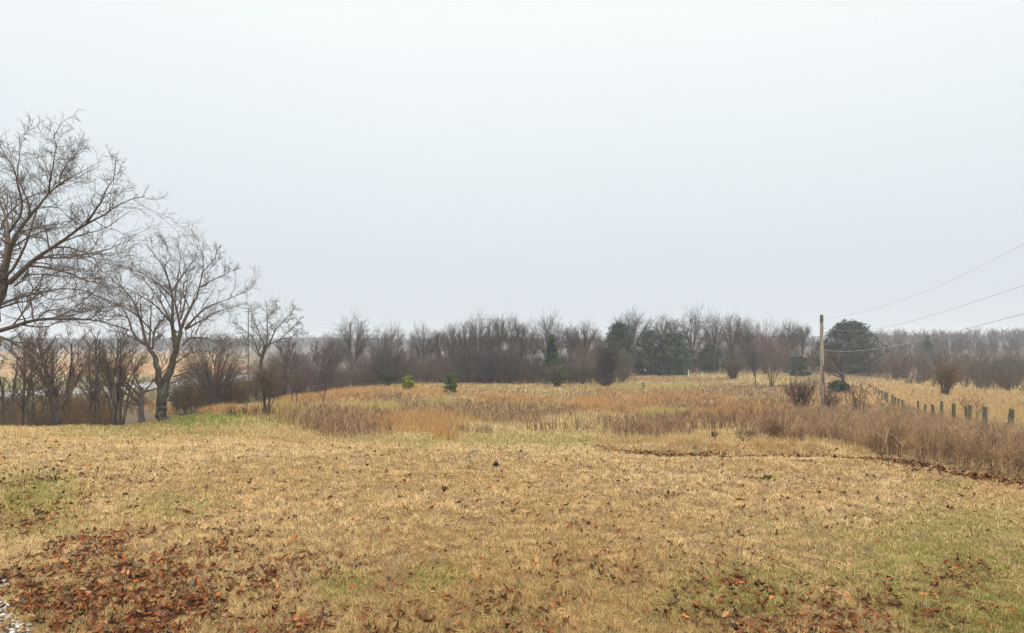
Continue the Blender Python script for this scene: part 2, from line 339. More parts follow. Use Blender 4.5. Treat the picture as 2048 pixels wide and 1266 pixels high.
lw = obj('lawn_grass', G.mesh('lawn_grass', M_grass)); tag(lw, 'short dormant tan lawn grass with a few green patches', 'grass', kind='stuff')

# ------------------------------------------------------------------ fallen leaves
LEAF = [(150,1120,300,85,.9),(330,1205,340,85,.95),(60,1090,170,50,.9),(480,1150,150,45,.6),(1425,1185,80,28,.9),(1560,1235,280,50,.55),(1250,1150,200,60,.18),(1910,1165,70,30,.4),(250,1060,220,30,.35),(110,960,140,20,.3),(1000,1230,400,60,.14)]
def leaves(G, x, y, size, C, r=rng, lift=.03, tilt=.55):
    m = len(x); z = H(x, y) + r.uniform(.006, lift, m)
    st = np.array([0, .12, .26, .38, .52, .64, .8, 1.0]); wd = np.array([.02, .17, .36, .22, .46, .26, .30, .03]); k = len(st)
    yaw = r.uniform(0, 2 * math.pi, m); fold = r.uniform(-.3, 1.2, m); curl = r.normal(.3, .9, m)
    ta, tb = r.normal(0, tilt, m), r.normal(0, tilt, m)
    Lx = (st[None] - .5) * size[:, None]
    wj = wd[None] * size[:, None] * r.uniform(.8, 1.3, (m, k)) * .95
    zl = curl[:, None] * (st[None] - .5) ** 2 * size[:, None] * 1.4
    V = np.stack([np.stack([Lx + .06 * size[:, None] * np.sign(s), s * wj * np.cos(fold)[:, None], zl + np.abs(s) * wj * np.sin(fold)[:, None]], -1) for s in (-1, 0, 1)], 2)
    cy, sy = np.cos(yaw), np.sin(yaw)
    X, Y, Z = V[..., 0], V[..., 1], V[..., 2]
    Z = Z + X * ta[:, None, None] + Y * tb[:, None, None]
    Vw = np.stack([X * cy[:, None, None] - Y * sy[:, None, None] + x[:, None, None], X * sy[:, None, None] + Y * cy[:, None, None] + y[:, None, None], Z + (z + np.abs(ta) * size * .3)[:, None, None]], -1)
    a = np.arange(m)[:, None, None] * k * 3; b = np.arange(k - 1)[None, :, None] * 3; q = np.arange(2)[None, None]
    Fq = np.stack([a + b + q, a + b + q + 1, a + b + q + 4, a + b + q + 3], -1).reshape(-1, 4)
    G.add(Vw, Fq, np.repeat(C, k * 3, 0))
LC = [srgb(124, 76, 48), srgb(152, 94, 62), srgb(98, 62, 46), srgb(190, 116, 64), srgb(178, 132, 92), srgb(122, 102, 90), srgb(82, 60, 50), srgb(206, 132, 78), srgb(138, 96, 66)]
G = Geo()
x, y = sample_sd(230000, 2.4, 12.5, 1.25); z = H(x, y); u, v = px(x, y, z)
cl = fbm(x * 1.7, y * 1.7, 71)
den = np.clip(ell(u, v, LEAF, .6) * np.clip(2.3 * (cl - .28), 0, 1.1) * .60, 0, 1) + np.where(y > 5.5, .017, .009) + .022 * (vnoise(x * 2.5, y * 2.5, 73) > .72) * (cl > .5)
den = den * np.where(y > 6, .75, 1)
den = np.where(x < -2.74 - 1.36 * (y - 3.6), den * .12, den); k = rng.random(len(x)) < den; x, y = x[k], y[k]; m = len(x)
leaves(G, x, y, np.where(y < 6, rng.uniform(.02, .055, m), rng.uniform(.026, .064, m)), mixc(LC, [5, 4, 4, .4, 2.2, .8, 3.4, .12, 4], m) * rng.uniform(.5, 1.05, (m, 1)) * np.where(y > 6, .72, 1)[:, None], lift=.022, tilt=.3)
# the ditch full of leaves and the brown strips by the thicket and the bend of the swale
q_ = lambda t: np.asarray(t)
def strip(pts, wid, n, sm, sx, cs, ws, kk=.5):
    pts = np.array(pts, float); t = rng.random(n) * (len(pts) - 1); i = t.astype(int); a = (t - i)[:, None]
    q = pts[i] * (1 - a) + pts[np.minimum(i + 1, len(pts) - 1)] * a + rng.normal(0, 1, (n, 2)) * np.array([.35, 1]) * wid * (.3 + 1.4 * fbm(q_(t) * 3, t * 0, 77))[:, None]
    k_ = rng.random(n) < np.clip(2.6 * (fbm(q[:, 0] * 1.3, q[:, 1] * 1.3, 78) - .28), .08, 1); q = q[k_]; n = len(q)
    leaves(G, q[:, 0], q[:, 1], rng.uniform(sm, sx, n), mixc(cs, ws, n) * rng.uniform(.45, .95, (n, 1)), lift=.02, tilt=.35)
def gxy(u, d): return ((u - CX) / F * d, d)
RB = [srgb(124, 84, 62), srgb(98, 66, 52), srgb(152, 110, 80), srgb(86, 64, 54)]
strip([gxy(1190, 10.7), gxy(1260, 10.2), gxy(1330, 10.05), gxy(1450, 9.95), gxy(1560, 9.85), gxy(1660, 9.9), gxy(1700, 9.7)], .15, 1900, .025, .06, RB, [4, 3, 2, 2])
strip([gxy(1700, 9.7), gxy(1760, 9.1), gxy(1850, 8.5), gxy(1950, 7.95), gxy(2060, 7.4), gxy(2200, 6.8)], .36, 1250, .025, .06, RB, [4, 3, 3, 2])
strip([gxy(540, 16.5), gxy(600, 14.6), gxy(660, 13.3), gxy(720, 12.6)], .2, 600, .04, .08, RB, [3, 3, 2, 3])
strip([gxy(1440, 7.9), gxy(1490, 7.7), gxy(1545, 7.6)], .10, 90, .035, .07, RB, [3, 3, 1, 3])
o = obj('fallen_leaves', G.mesh('fallen_leaves', M_leaf)); tag(o, 'curled brown and rust oak leaves scattered over the lawn', 'leaf litter', kind='stuff')

# ------------------------------------------------------------------ gravel in the near corner
G = Geo()
m = 5200
x = rng.uniform(-4.4, -2.3, m); y = rng.uniform(2.9, 4.4, m)
k = (x < -2.76 - 1.36 * (y - 3.6) + .7 * (fbm(x * 3, y * 3, 8) - .5)) & (rng.random(m) < .85); x, y = x[k], y[k]; m = len(x)
dirs = nrm(np.array([(a, b, c) for a in (-1, 0, 1) for b in (-1, 0, 1) for c in (-1, 0, 1) if (a, b, c) != (0, 0, 0) and abs(a) + abs(b) + abs(c) != 2], float))
octv = nrm(np.array([(1,0,0),(-1,0,0),(0,1,0),(0,-1,0),(0,0,1),(0,0,-1)], float))
octf = np.array([(0,2,4),(2,1,4),(1,3,4),(3,0,4),(2,0,5),(1,2,5),(3,1,5),(0,3,5)])
sz = rng.uniform(.007, .019, (m, 1, 1)); ct = np.stack([x, y, H(x, y) + .008], 1)[:, None]
V = ct + octv[None] * sz * rng.uniform(.6, 1.3, (m, 6, 1)) * np.array([1.2, 1, .6])
G.add(V, (np.arange(m)[:, None, None] * 6 + octf[None]).reshape(-1, 3), np.repeat(mixc([srgb(212, 210, 202), srgb(184, 182, 174), srgb(224, 218, 204), srgb(150, 142, 130)], [4, 3, 2, 3], m), 6, 0) * .72)
o = obj('gravel', G.mesh('gravel', M_stone)); tag(o, 'pale crushed gravel showing at the near corner of the lawn', 'gravel', kind='stuff')

# ------------------------------------------------------------------ tall dry grass and weeds of the field
G = Geo(); GW = Geo()
m0 = 205000
x, y = sample_sd(m0, 13.5, 128, 1.28); z = H(x, y)
u, v, b, o_, p_, g_ = zones(x, y, z)
th_ = thicket(x, y, z); un, vn = px(x, y, z)
fieldmask = np.clip((un - 470) / 120, 0, 1)
edge2 = np.interp(un, [500, 620, 720, 840, 960, 1100, 1250, 1400, 1550, 2048], [838, 868, 872, 858, 850, 838, 836, 832, 850, 850])
tall = np.clip((edge2 - vn) / 10, 0, 1)
sp = rng.random(m0)
pale = np.clip(p_ * 1.2, 0, 1); brown = np.clip(b * 1.2, 0, 1) * (1 - pale); orange = np.clip(o_ * 1.1, 0, 1) * (1 - pale) * (1 - .75 * np.clip(b - .5 * o_, 0, 1)); gold = np.clip(g_, 0, 1)
tot = np.clip(brown + orange + pale + gold, 0, 1)
# short rough grass everywhere beyond the swale
sel = (sp < .55) & (th_ < .5) & ((un > 330) | (y < 36))
xs, ys = x[sel], y[sel]; ms = len(xs)
cs = mixc([srgb(216, 188, 136, .76), srgb(198, 164, 114, .72), srgb(184, 162, 106, .68), srgb(228, 200, 154, .78)], [3, 3, 2.2, 2], ms)
gsel = rng.random(ms) < ell(px(xs, ys, H(xs, ys))[0], px(xs, ys, H(xs, ys))[1], GREEN) * .75
cs = np.where(gsel[:, None], mixc([srgb(132, 152, 62, .6), srgb(160, 168, 82, .6)], [1, 1], ms), cs)
for rep in range(2):
    jx, jy = xs + rng.normal(0, .12, ms), ys + rng.normal(0, .12, ms)
    blades(G, jx, jy, rng.uniform(.07, .20, ms) * np.clip(ys / 30, .6, 1.2), .012 + .0008 * ys, cs * rng.uniform(.8, 1.1, (ms, 1)), lean=.5)
# tall bunch grass: orange broomsedge, pale and golden
def tuft(selmask, cols_w, hr, nb, spread, lean, Gx, wk=1.0):
    xs, ys = x[selmask], y[selmask]; ms = len(xs)
    cc = mixc(*cols_w, ms); hh = rng.uniform(*hr, ms)
    for rep in range(nb):
        jx, jy = xs + rng.normal(0, spread, ms), ys + rng.normal(0, spread, ms)
        blades(Gx, jx, jy, hh * rng.uniform(.6, 1.1, ms), (.008 + .00055 * ys) * wk, cc * rng.uniform(.72, 1.15, (ms, 1)), lean=lean)
r1 = rng.random(m0)
tuft((r1 < np.clip(orange * .75, 0, .8)) & (un > 190), ([srgb(224, 178, 118, .7), srgb(212, 162, 106, .66), srgb(228, 194, 142, .7), srgb(188, 146, 104, .6)], [4, 3, 3, 2]), (.24, .52), 5, .14, .28, G)
r1 = rng.random(m0)
tuft((r1 < pale * .9) & (un > 470), ([srgb(220, 202, 134, .7), srgb(206, 180, 116, .66)], [1, 1]), (.25, .5), 5, .14, .4, G)
r1 = rng.random(m0)
tuft((r1 < gold * .75 * (x > fence_x(y) + .5)), ([srgb(226, 192, 140, .7), srgb(212, 172, 122, .66), srgb(220, 200, 158, .7)], [3, 2, 2]), (.2, .42), 4, .15, .4, G)
r1 = rng.random(m0)
tuft((r1 < .22 * tall * (1 - tot * .85) * fieldmask) & (x < fence_x(y)), ([srgb(206, 170, 112, .64), srgb(188, 146, 96, .58), srgb(170, 134, 96, .55), srgb(216, 188, 130, .66)], [3, 3, 2, 2]), (.22, .48), 4, .15, .35, G)
nb_ = 5200; ub = rng.uniform(1200, 1730, nb_); db = rng.uniform(10.1, 11.9, nb_); xb = (ub - CX) / F * db
kb = rng.random(nb_) < np.clip(3.5 * (fbm(xb * 2.2, db * 2.2, 89) - .42), .04, 1); ub, db, xb = ub[kb], db[kb], xb[kb]; nb_ = len(ub)
for rep_ in range(4):
    blades(G, xb + rng.normal(0, .05, nb_), db + rng.normal(0, .05, nb_), np.where(db > 10.5, 1.5, .8) * rng.uniform(.05, .15, nb_) * (.4 + 1.2 * fbm(xb * 1.5, db * 1.5, 88)), np.full(nb_, .009), mixc([srgb(236, 208, 156, .8), srgb(214, 178, 120, .75), srgb(190, 152, 100, .66)], [3, 3, 1], nb_) * rng.uniform(.7, 1.1, (nb_, 1)), lean=.7)
o = obj('dry_field_grass', G.mesh('dry_field_grass', M_grass)); tag(o, 'tall tan and orange dry grass across the sloping field', 'tall grass', kind='stuff')
# brown weeds: fine branching stems
def weeds(GX, xs, ys, hr, cols_w, nt=6, wbase=.006, wk=.00040, wide=.45, sub=0, r=rng):
    ms = len(xs); zs = H(xs, ys); h = r.uniform(*hr, ms)
    tp = np.stack([r.normal(0, .13, ms) * h, r.normal(0, .13, ms) * h, h], 1); b0 = np.stack([xs, ys, zs - .02], 1)
    P = np.stack([b0, b0 + tp * .5 + r.normal(0, .03, (ms, 3)) * h[:, None], b0 + tp], 1)
    W = (wbase + wk * ys)[:, None] * np.array([1.2, 1., .6])
    C = mixc(*cols_w, ms) * r.uniform(.75, 1.2, (ms, 1))
    ribbons(GX, P, W, C, r)
    P2, R2 = grow(P, W / 2, nt, .25, 1, (18, 48), (wide * .7, wide * 1.2), 3, .8, .18, .12, .5, .0012, r, .35)
    ribbons(GX, P2, R2 * 2, np.repeat(C, nt, 0) * r.uniform(.8, 1.25, (ms * nt, 1)), r)
    if sub:
        P3_, R3 = grow(P2, R2, sub, .3, 1, (20, 50), (.4, .75), 2, .8, .1, .12, .5, .001, r, .3)
        ribbons(GX, P3_, R3 * 2, np.repeat(C, nt * sub, 0) * r.uniform(.85, 1.35, (ms * nt * sub, 1)), r)
WB = ([srgb(160, 126, 98, .62), srgb(140, 112, 94, .57), srgb(176, 138, 104, .64), srgb(132, 110, 98, .56), srgb(200, 170, 132, .7)], [4, 2.4, 3, 1.6, 3.4])
r1 = rng.random(m0)
sel = (r1 < brown * .38) & (th_ < .3) & (un > 470) & (x < fence_x(y) + .5)
weeds(GW, x[sel], y[sel], (.18, .5), WB, 5, .006, .00042, .5, 2)
r1 = rng.random(m0)
sel = (r1 < .025 * tall * fieldmask * (1 - brown)) & (x < fence_x(y) + 30)
weeds(GW, x[sel], y[sel], (.25, .5), WB, 5, .006, .0004, .5, 2)
o = obj('brown_weeds', GW.mesh('brown_weeds', M_weed)); tag(o, 'drifts of dead brown weed stalks in the field', 'weeds', kind='stuff')

# ------------------------------------------------------------------ thicket on the right
G = Geo()
n0 = 115000
y = np.exp(rng.uniform(math.log(5.5), math.log(46), n0)); lo = np.maximum(.33 * y, 0); x = lo + rng.random(n0) * (np.minimum(fence_x(y) + .8, 1.5 * y) - lo)
z = H(x, y); w_ = thicket(x, y, z); cl = fbm(x * .9, y * .9, 81)
k = rng.random(n0) < w_ * np.clip(.35 + 1.2 * (cl - .35), .05, 1) * np.where(y < 14, .16, .15); x, y = x[k], y[k]
TB = ([srgb(178, 146, 112, .7), srgb(158, 130, 104, .66), srgb(192, 158, 120, .72), srgb(136, 114, 96, .6), srgb(202, 174, 138, .72)], [4, 3, 3, 2, 2])
hh = fbm(x * .5, y * .5, 83)
tallm = hh > .5
weeds(G, x[tallm], y[tallm], (.38, .62), TB, 8, .0035, .00042, .55, 4)
weeds(G, x[~tallm], y[~tallm], (.28, .5), TB, 8, .0035, .00042, .55, 4)
o = obj('brush', G.mesh('brush', M_weed)); tag(o, 'dense fuzzy brown brush between lawn and fence row', 'brush', kind='stuff')

# ------------------------------------------------------------------ trees
def bare_kind(seed, trunk_h=.4, nl=6, ang=(14, 34), lr=(1.0, 1.5), lean=0.0, stems=1, rad=.16, crown_trop=.16, nt2=9, nt3=9, tw=.017, wide=1.0, t0=.45, col_=((96, 84, 76), .5)):
    """a leafless tree about 10 m tall standing at the origin: trunk mesh, crown mesh"""
    r = np.random.default_rng(seed)
    T = []; TR = []
    for s in range(stems):
        a = r.uniform(0, 2 * math.pi); sp = 0 if stems == 1 else r.uniform(.10, .26)
        hgt = trunk_h * 10 * r.uniform(.85, 1.15); pts = [np.array([0, 0, -.4]) + (np.array([math.cos(a), math.sin(a), 0]) * .15 if stems > 1 else 0)]
        d = nrm(np.array([math.cos(a) * sp + lean, math.sin(a) * sp, 1.0]))
        for q in range(6):
            d = nrm(d + np.array([0, 0, .05]) + r.normal(0, .05, 3)); pts.append(pts[-1] + d * (hgt + .4) / 6)
        T.append(pts); TR.append(rad * np.linspace(1.15, .62, 7) * (1 if stems == 1 else .62))
    T = np.array(T); TR = np.array(TR)
    gt = Geo(); tubes(gt, T, TR, 6)
    c0 = srgb(*col_[0], col_[1]); gc = Geo()
    A, AR = grow(T, TR, nl, t0, 1., ang, lr, 7, .6, .055, crown_trop * .55, .2, tw * .8, r, .42, 10 * max(trunk_h, .3))
    A2, AR2 = grow(A, AR, nt2, .2, 1., (13, 34), (.34, .6), 5, .5, .07, crown_trop * .6, .4, tw * .6, r, .5)
    A3, AR3 = grow(A2, AR2, nt3, .12, 1., (14, 36), (.34, .7), 3, .6, .08, crown_trop * .6, .5, tw * .45, r, .4)
    cc = lambda n, k=1.0: c0 * k * r.uniform(.7, 1.3, (n, 1)) * (1 + r.normal(0, .04, (n, 3)))
    tubes(gc, A, AR, 4, cc(len(A), .95)); tubes(gc, A2, AR2, 3, cc(len(A2))); ribbons(gc, A3, AR3 * 2.2, cc(len(A3), 1.1), r)
    top = np.percentile(A3[:, -1, 2], 95); rx = np.percentile(np.abs(A3[:, -1, 0]), 92)
    return gt, gc, top, rx
def fan_kind(seed, th=.3, cz=.62, rx=.32, rz=.38, nmain=13, nsub=170, nt=8, low=-.35, stems=1, rad=.15, tw=.015, lean=0, up=.45, col_=((112, 102, 94), .6)):
    """a leafless tree whose limbs sweep up and out to a domed crown"""
    r = np.random.default_rng(seed); c0 = srgb(*col_[0], col_[1]); gt, gc = Geo(), Geo()
    def bez(a, b, c, n):
        t = np.linspace(0, 1, n)[None, :, None]; return a[:, None] * (1 - t) ** 2 + 2 * b[:, None] * t * (1 - t) + c[:, None] * t ** 2
    def dirs(n):
        z = r.uniform(low, 1, n); a = r.uniform(0, 6.283, n); q = np.sqrt(np.maximum(1 - z * z, 0)); return np.stack([q * np.cos(a), q * np.sin(a), z], 1)
    ctr = np.array([lean * cz * 10, 0, cz * 10]); ell_ = np.array([rx, rx, rz]) * 10
    zt = np.linspace(-.4, th * 10, 6); T = np.stack([lean * np.maximum(zt, 0) + r.normal(0, .04, 6), r.normal(0, .04, 6), zt], 1)
    if stems == 1: tubes(gt, T[None], (rad * np.linspace(1.25, .8, 6))[None], 7)
    i = np.arange(nmain) + .5; z = 1 - (1 - low * .6) * i / nmain; a = i * 2.39996 + r.uniform(0, 6); q = np.sqrt(np.maximum(1 - z * z, 0))
    md = nrm(np.stack([q * np.cos(a), q * np.sin(a), z], 1) + r.normal(0, .12, (nmain, 3))); me = ctr + md * ell_ * r.uniform(.55, .78, (nmain, 1))
    if stems > 1: ms = np.stack([md[:, 0] * .25, md[:, 1] * .25, np.full(nmain, -.3)], 1)
    else:
        hz = r.uniform(.62, 1, nmain) * th * 10; ms = np.stack([np.interp(hz, zt, T[:, 0]), np.interp(hz, zt, T[:, 1]), hz], 1)
    ln = np.linalg.norm(me - ms, axis=1, keepdims=True); mc = ms + (me - ms) * .35 + np.array([0, 0, up]) * ln * .6
    M = bez(ms, mc, me, 8) + r.normal(0, .035, (nmain, 8, 3)) * np.array([0, 1, 1, 1, 1, 1, 1, 0])[None, :, None]
    mr = rad * (.62 if stems == 1 else .75) * r.uniform(.7, 1, (nmain, 1)); MR = np.maximum(mr * (1 - np.linspace(0, 1, 8)[None]) ** .8, tw * 1.2)
    cc = lambda n, k=1.0: c0 * k * r.uniform(.7, 1.3, (n, 1)) * (1 + r.normal(0, .04, (n, 3)))
    tubes(gt if stems > 1 else gc, M, MR, 5, cc(nmain, .95))
    sd = dirs(nsub); lob = .88 + .2 * r.random(nsub) + .12 * np.sin(sd[:, 0] * 5 + seed) * np.sin(sd[:, 2] * 4 + sd[:, 1] * 5)
    tg = ctr + sd * ell_ * lob[:, None]; k = np.argmax(sd @ md.T + r.normal(0, .08, (nsub, nmain)), 1)
    t = r.uniform(.22, .97, nsub); f = t * 7; j = np.minimum(f.astype(int), 6); w = (f - j)[:, None]
    st = M[k, j] * (1 - w) + M[k, j + 1] * w; tn = nrm(M[k, j + 1] - M[k, j]); dl = np.linalg.norm(tg - st, axis=1, keepdims=True)
    S = bez(st, st + tn * dl * .5, tg, 6) + r.normal(0, .03, (nsub, 6, 3)) * np.array([0, 1, 1, 1, 1, 0])[None, :, None]
    SR = np.maximum(MR[k, j][:, None] * .55 * (1 - np.linspace(0, 1, 6)[None]) ** .7, tw * .7)
    tubes(gc, S, SR, 3, cc(nsub))
    A, AR = grow(S, SR, nt, .15, 1., (14, 38), (.2, .5), 4, .6, .09, .07, .5, tw * .55, r, .3); ribbons(gc, A, AR * 2.1, cc(len(A), 1.05), r)
    B, BR = grow(A, AR, 3, .2, 1., (14, 38), (.35, .7), 3, .7, .08, .06, .5, tw * .45, r, .3); ribbons(gc, B, BR * 2.1, cc(len(B), 1.1), r)
    if stems > 1: tubes(gt, T[None], (rad * .7 * np.linspace(1.2, .6, 6))[None], 6)
    return gt, gc, np.percentile(S[:, -1, 2], 97), np.percentile(np.abs(S[:, -1, 0]), 95)
PROTO = {}
def fan(name, **kw):
    gt, gc, top, rx = fan_kind(**kw); PROTO[name] = (gt.mesh('trunk', M_bark2, True, False), gc.mesh('crown', M_twig), top, rx)
def proto(name, nm, **kw):
    gt, gc, top, rx = bare_kind(**kw)
    PROTO[name] = (gt.mesh('trunk', M_bark2, True, False), gc.mesh('crown', M_twig), top, rx)
GREY = ((112, 102, 94), .62); BRN = ((112, 92, 80), .6); PUR = ((110, 92, 92), .58); RED = ((128, 104, 92), .6)
fan('vase', seed=11, th=.26, cz=.62, rx=.34, rz=.37, nmain=13)
fan('tall', seed=12, th=.42, cz=.66, rx=.22, rz=.34, nmain=11, nsub=150)
fan('two_stem', seed=13, th=.22, cz=.62, rx=.24, rz=.38, nmain=7, nsub=140, up=.6, nt=7)
fan('slim', seed=14, th=.55, cz=.66, rx=.15, rz=.34, nmain=12, nsub=110, rad=.11)
fan('many_stem', seed=15, th=.2, cz=.55, rx=.36, rz=.45, nmain=13, nsub=190, stems=6, up=.5)
proto('spread', 1, seed=16, trunk_h=.28, nl=9, ang=(30, 66), lr=(1.1, 1.9), crown_trop=.06, nt2=9, nt3=8, col_=BRN)
proto('purple', 1, seed=17, trunk_h=.5, nl=10, ang=(12, 34), lr=(.5, .8), t0=.25, nt3=9, col_=PUR)
fan('russet', seed=18, th=.15, cz=.55, rx=.34, rz=.44, nmain=10, nsub=120, nt=6, stems=4, rad=.11, up=.45, col_=((132, 110, 98), .62))
fan('dome', seed=19, th=.36, cz=.62, rx=.38, rz=.38, nmain=17, nsub=240)
fan('fine', seed=26, th=.4, cz=.68, rx=.26, rz=.31, nmain=12, nsub=170, col_=((124, 108, 100), .62))
proto('copse', 1, seed=21, trunk_h=.82, nl=24, ang=(22, 56), lr=(.16, .36), t0=.3, nt2=7, nt3=5, rad=.085, col_=((122, 104, 100), .6))
proto('copse_lean', 1, seed=22, trunk_h=.86, nl=20, ang=(20, 50), lr=(.14, .30), t0=.35, nt2=7, nt3=5, rad=.07, lean=.16, col_=((120, 106, 98), .6))
proto('copse_twin', 1, seed=23, trunk_h=.8, nl=12, ang=(20, 52), lr=(.18, .38), t0=.35, nt2=7, nt3=5, rad=.10, stems=2, col_=((126, 104, 98), .6))
proto('leaning', 1, seed=20, trunk_h=.6, nl=6, ang=(12, 30), lr=(.4, .7), lean=-.42, col_=GREY)
def put_tree(kind, u, d, vtop, uw, label, cat='tree', group=None, name='bare_tree', vbase=None, rz=None):
    me_t, me_c, top, rx = PROTO[kind]; b = gp(u, d)
    if vbase is not None: b[2] = P3(u, vbase, d)[2]
    hgt = P3(u, vtop, d)[2] - b[2]; sz = hgt / top; sx = (uw * (1.2 if d > 85 else 1) / 2 / F * d) / rx
    t = thing(name, label, cat, b, group, rng.uniform(0, 6.28) if rz is None else rz); t.scale = (sx, sx, sz)
    obj('trunk', me_t, t); obj('crown', me_c, t)
    return t
GA = 'bare trees of the tree line'
ROW = [  # kind, u, depth, top v, crown width in the photo, label
 ('many_stem', 428, 50, 668, 130, 'bushy brown many-stemmed tree just right of the forked lawn tree'),
 ('purple', 575, 64, 680, 60, 'dense dark leafless tree right of the field-edge oak'),
 ('purple', 627, 72, 682, 56, 'purplish upright twiggy tree standing over the tan ridge'),
 ('vase', 666, 96, 676, 58, 'low pale grey fan-shaped tree before the tall two-stemmed one'),
 ('two_stem', 706, 100, 640, 66, 'tall slender two-stemmed tree rising beside a thin distant pole'),
 ('leaning', 752, 92, 668, 46, 'tree with a dark trunk leaning left beside the broad dark vase'),
 ('many_stem', 776, 90, 655, 64, 'broad dark vase of many stems above the yellow-green young pine'),
 ('vase', 846, 106, 653, 48, 'lone open-crowned grey tree beside the thin lattice mast'),
 ('slim', 878, 108, 662, 34, 'small fine-twigged tree left of the close grey row'),
 ('tall', 907, 104, 650, 40, 'first tree of the close grey row right of the small fine one'),
 ('fine', 932, 105, 645, 38, 'close-set grey tree above the taller dark green young pine'),
 ('two_stem', 955, 104, 634, 40, 'highest tree of the close grey row, split into two stems'),
 ('tall', 980, 106, 640, 38, 'upright grey tree behind the wall of brown undergrowth'),
 ('slim', 998, 103, 636, 32, 'thin pointed tree at the middle of the grey row'),
 ('fine', 1022, 104, 636, 36, 'straight grey tree with a bushy flat top in the row'),
 ('slim', 1042, 100, 648, 30, 'slim tree standing before the gap with pale house glimpses'),
 ('two_stem', 1056, 98, 652, 40, 'dark thin-trunked tree at the left edge of the house gap'),
 ('vase', 1096, 104, 634, 66, 'wide fan-crowned tree right behind the small bright green pine'),
 ('slim', 1140, 102, 655, 34, 'narrow tree between two wide fan-crowned ones'),
 ('dome', 1170, 104, 648, 64, 'wide fan-crowned tree above reddish undergrowth'),
 ('russet', 1166, 96, 694, 44, 'low reddish-brown twiggy tree beneath a wide fan crown'),
 ('dome', 1266, 128, 627, 76, 'broad dome-crowned tree rising behind the dark pine'),
 ('tall', 1325, 130, 634, 40, 'grey tree showing above the rounded cedars'),
 ('slim', 1346, 132, 640, 30, 'small bare top poking out over the cedars'),
 ('two_stem', 1384, 122, 624, 54, 'clear tall two-stemmed tree standing right of the cedars'),
 ('vase', 1428, 124, 630, 46, 'tall fan tree left of the dense brush-topped one'),
 ('fine', 1463, 124, 632, 42, 'dense brush-topped tree behind the olive brown bush'),
 ('dome', 1494, 122, 641, 46, 'spreading tree over the leaning sapling clump'),
 ('russet', 1530, 118, 643, 46, 'orange-brown twiggy tree behind the field saplings'),
 ('dome', 1576, 128, 645, 48, 'round-headed grey tree left of the utility pole'),
 ('slim', 1604, 130, 652, 34, 'thin tree close to the left of the utility pole'),
 ('spread', 1688, 78, 682, 96, 'low spreading dark tree just right of the utility pole'),
]
for r_ in ROW: put_tree(r_[0], *r_[1:6], group=GA)
# the saplings out in the right part of the field
put_tree('two_stem', 1512, 84, 690, 40, 'leaning dark sapling clump standing out in the brown field', group='field saplings', name='sapling', rz=.3).rotation_euler.y = -.12
put_tree('russet', 1544, 84, 684, 60, 'russet many-stemmed sapling clump beside the leaning one', group='field saplings', name='sapling')
# thin trees below the lawn at the left
GB = 'thin trees below the lawn edge'
LEFT = [('copse_lean', 9, 27, 690, 54, 'thin trunk at the frame edge under the big branches'), ('copse_lean', 24, 30, 700, 49, 'second thin trunk from the frame edge in the hollow'),
 ('copse', 45, 27, 676, 76, 'left stem of the tight trio of dark trunks'), ('copse_lean', 54, 29, 690, 54, 'middle stem of the tight trio of dark trunks'),
 ('copse_twin', 66, 26, 668, 86, 'thickest trunk of the tight trio in the hollow'), ('copse_lean', 107, 28, 684, 54, 'slim trunk left of the ivy-dark tree'),
 ('spread', 118, 30, 664, 149, 'crooked brown tree tangled with the ivy-dark one'), ('copse_twin', 132, 27, 656, 108, 'ivy-dark thick trunk with a purplish twiggy head'),
 ('copse_lean', 180, 30, 680, 54, 'left of two close slim trunks past the ivy-dark tree'), ('copse_lean', 187, 28, 690, 47, 'right of two close slim trunks past the ivy-dark tree'),
 ('copse', 203, 28, 664, 64, 'single straight slim tree between two trunk groups'), ('copse_lean', 222, 28, 668, 54, 'leftmost stem of the leaning clump near the forked tree'),
 ('copse', 230, 29, 662, 60, 'tallest stem of the leaning clump near the forked tree'), ('russet', 240, 29, 672, 122, 'outward-leaning bushy stem of the clump near the forked tree'),
 ('spread', 285, 44, 700, 149, 'low dark tangle of a tree behind the forked tree')]
for r_ in LEFT: put_tree(*r_, group=GB, name='thin_tree')

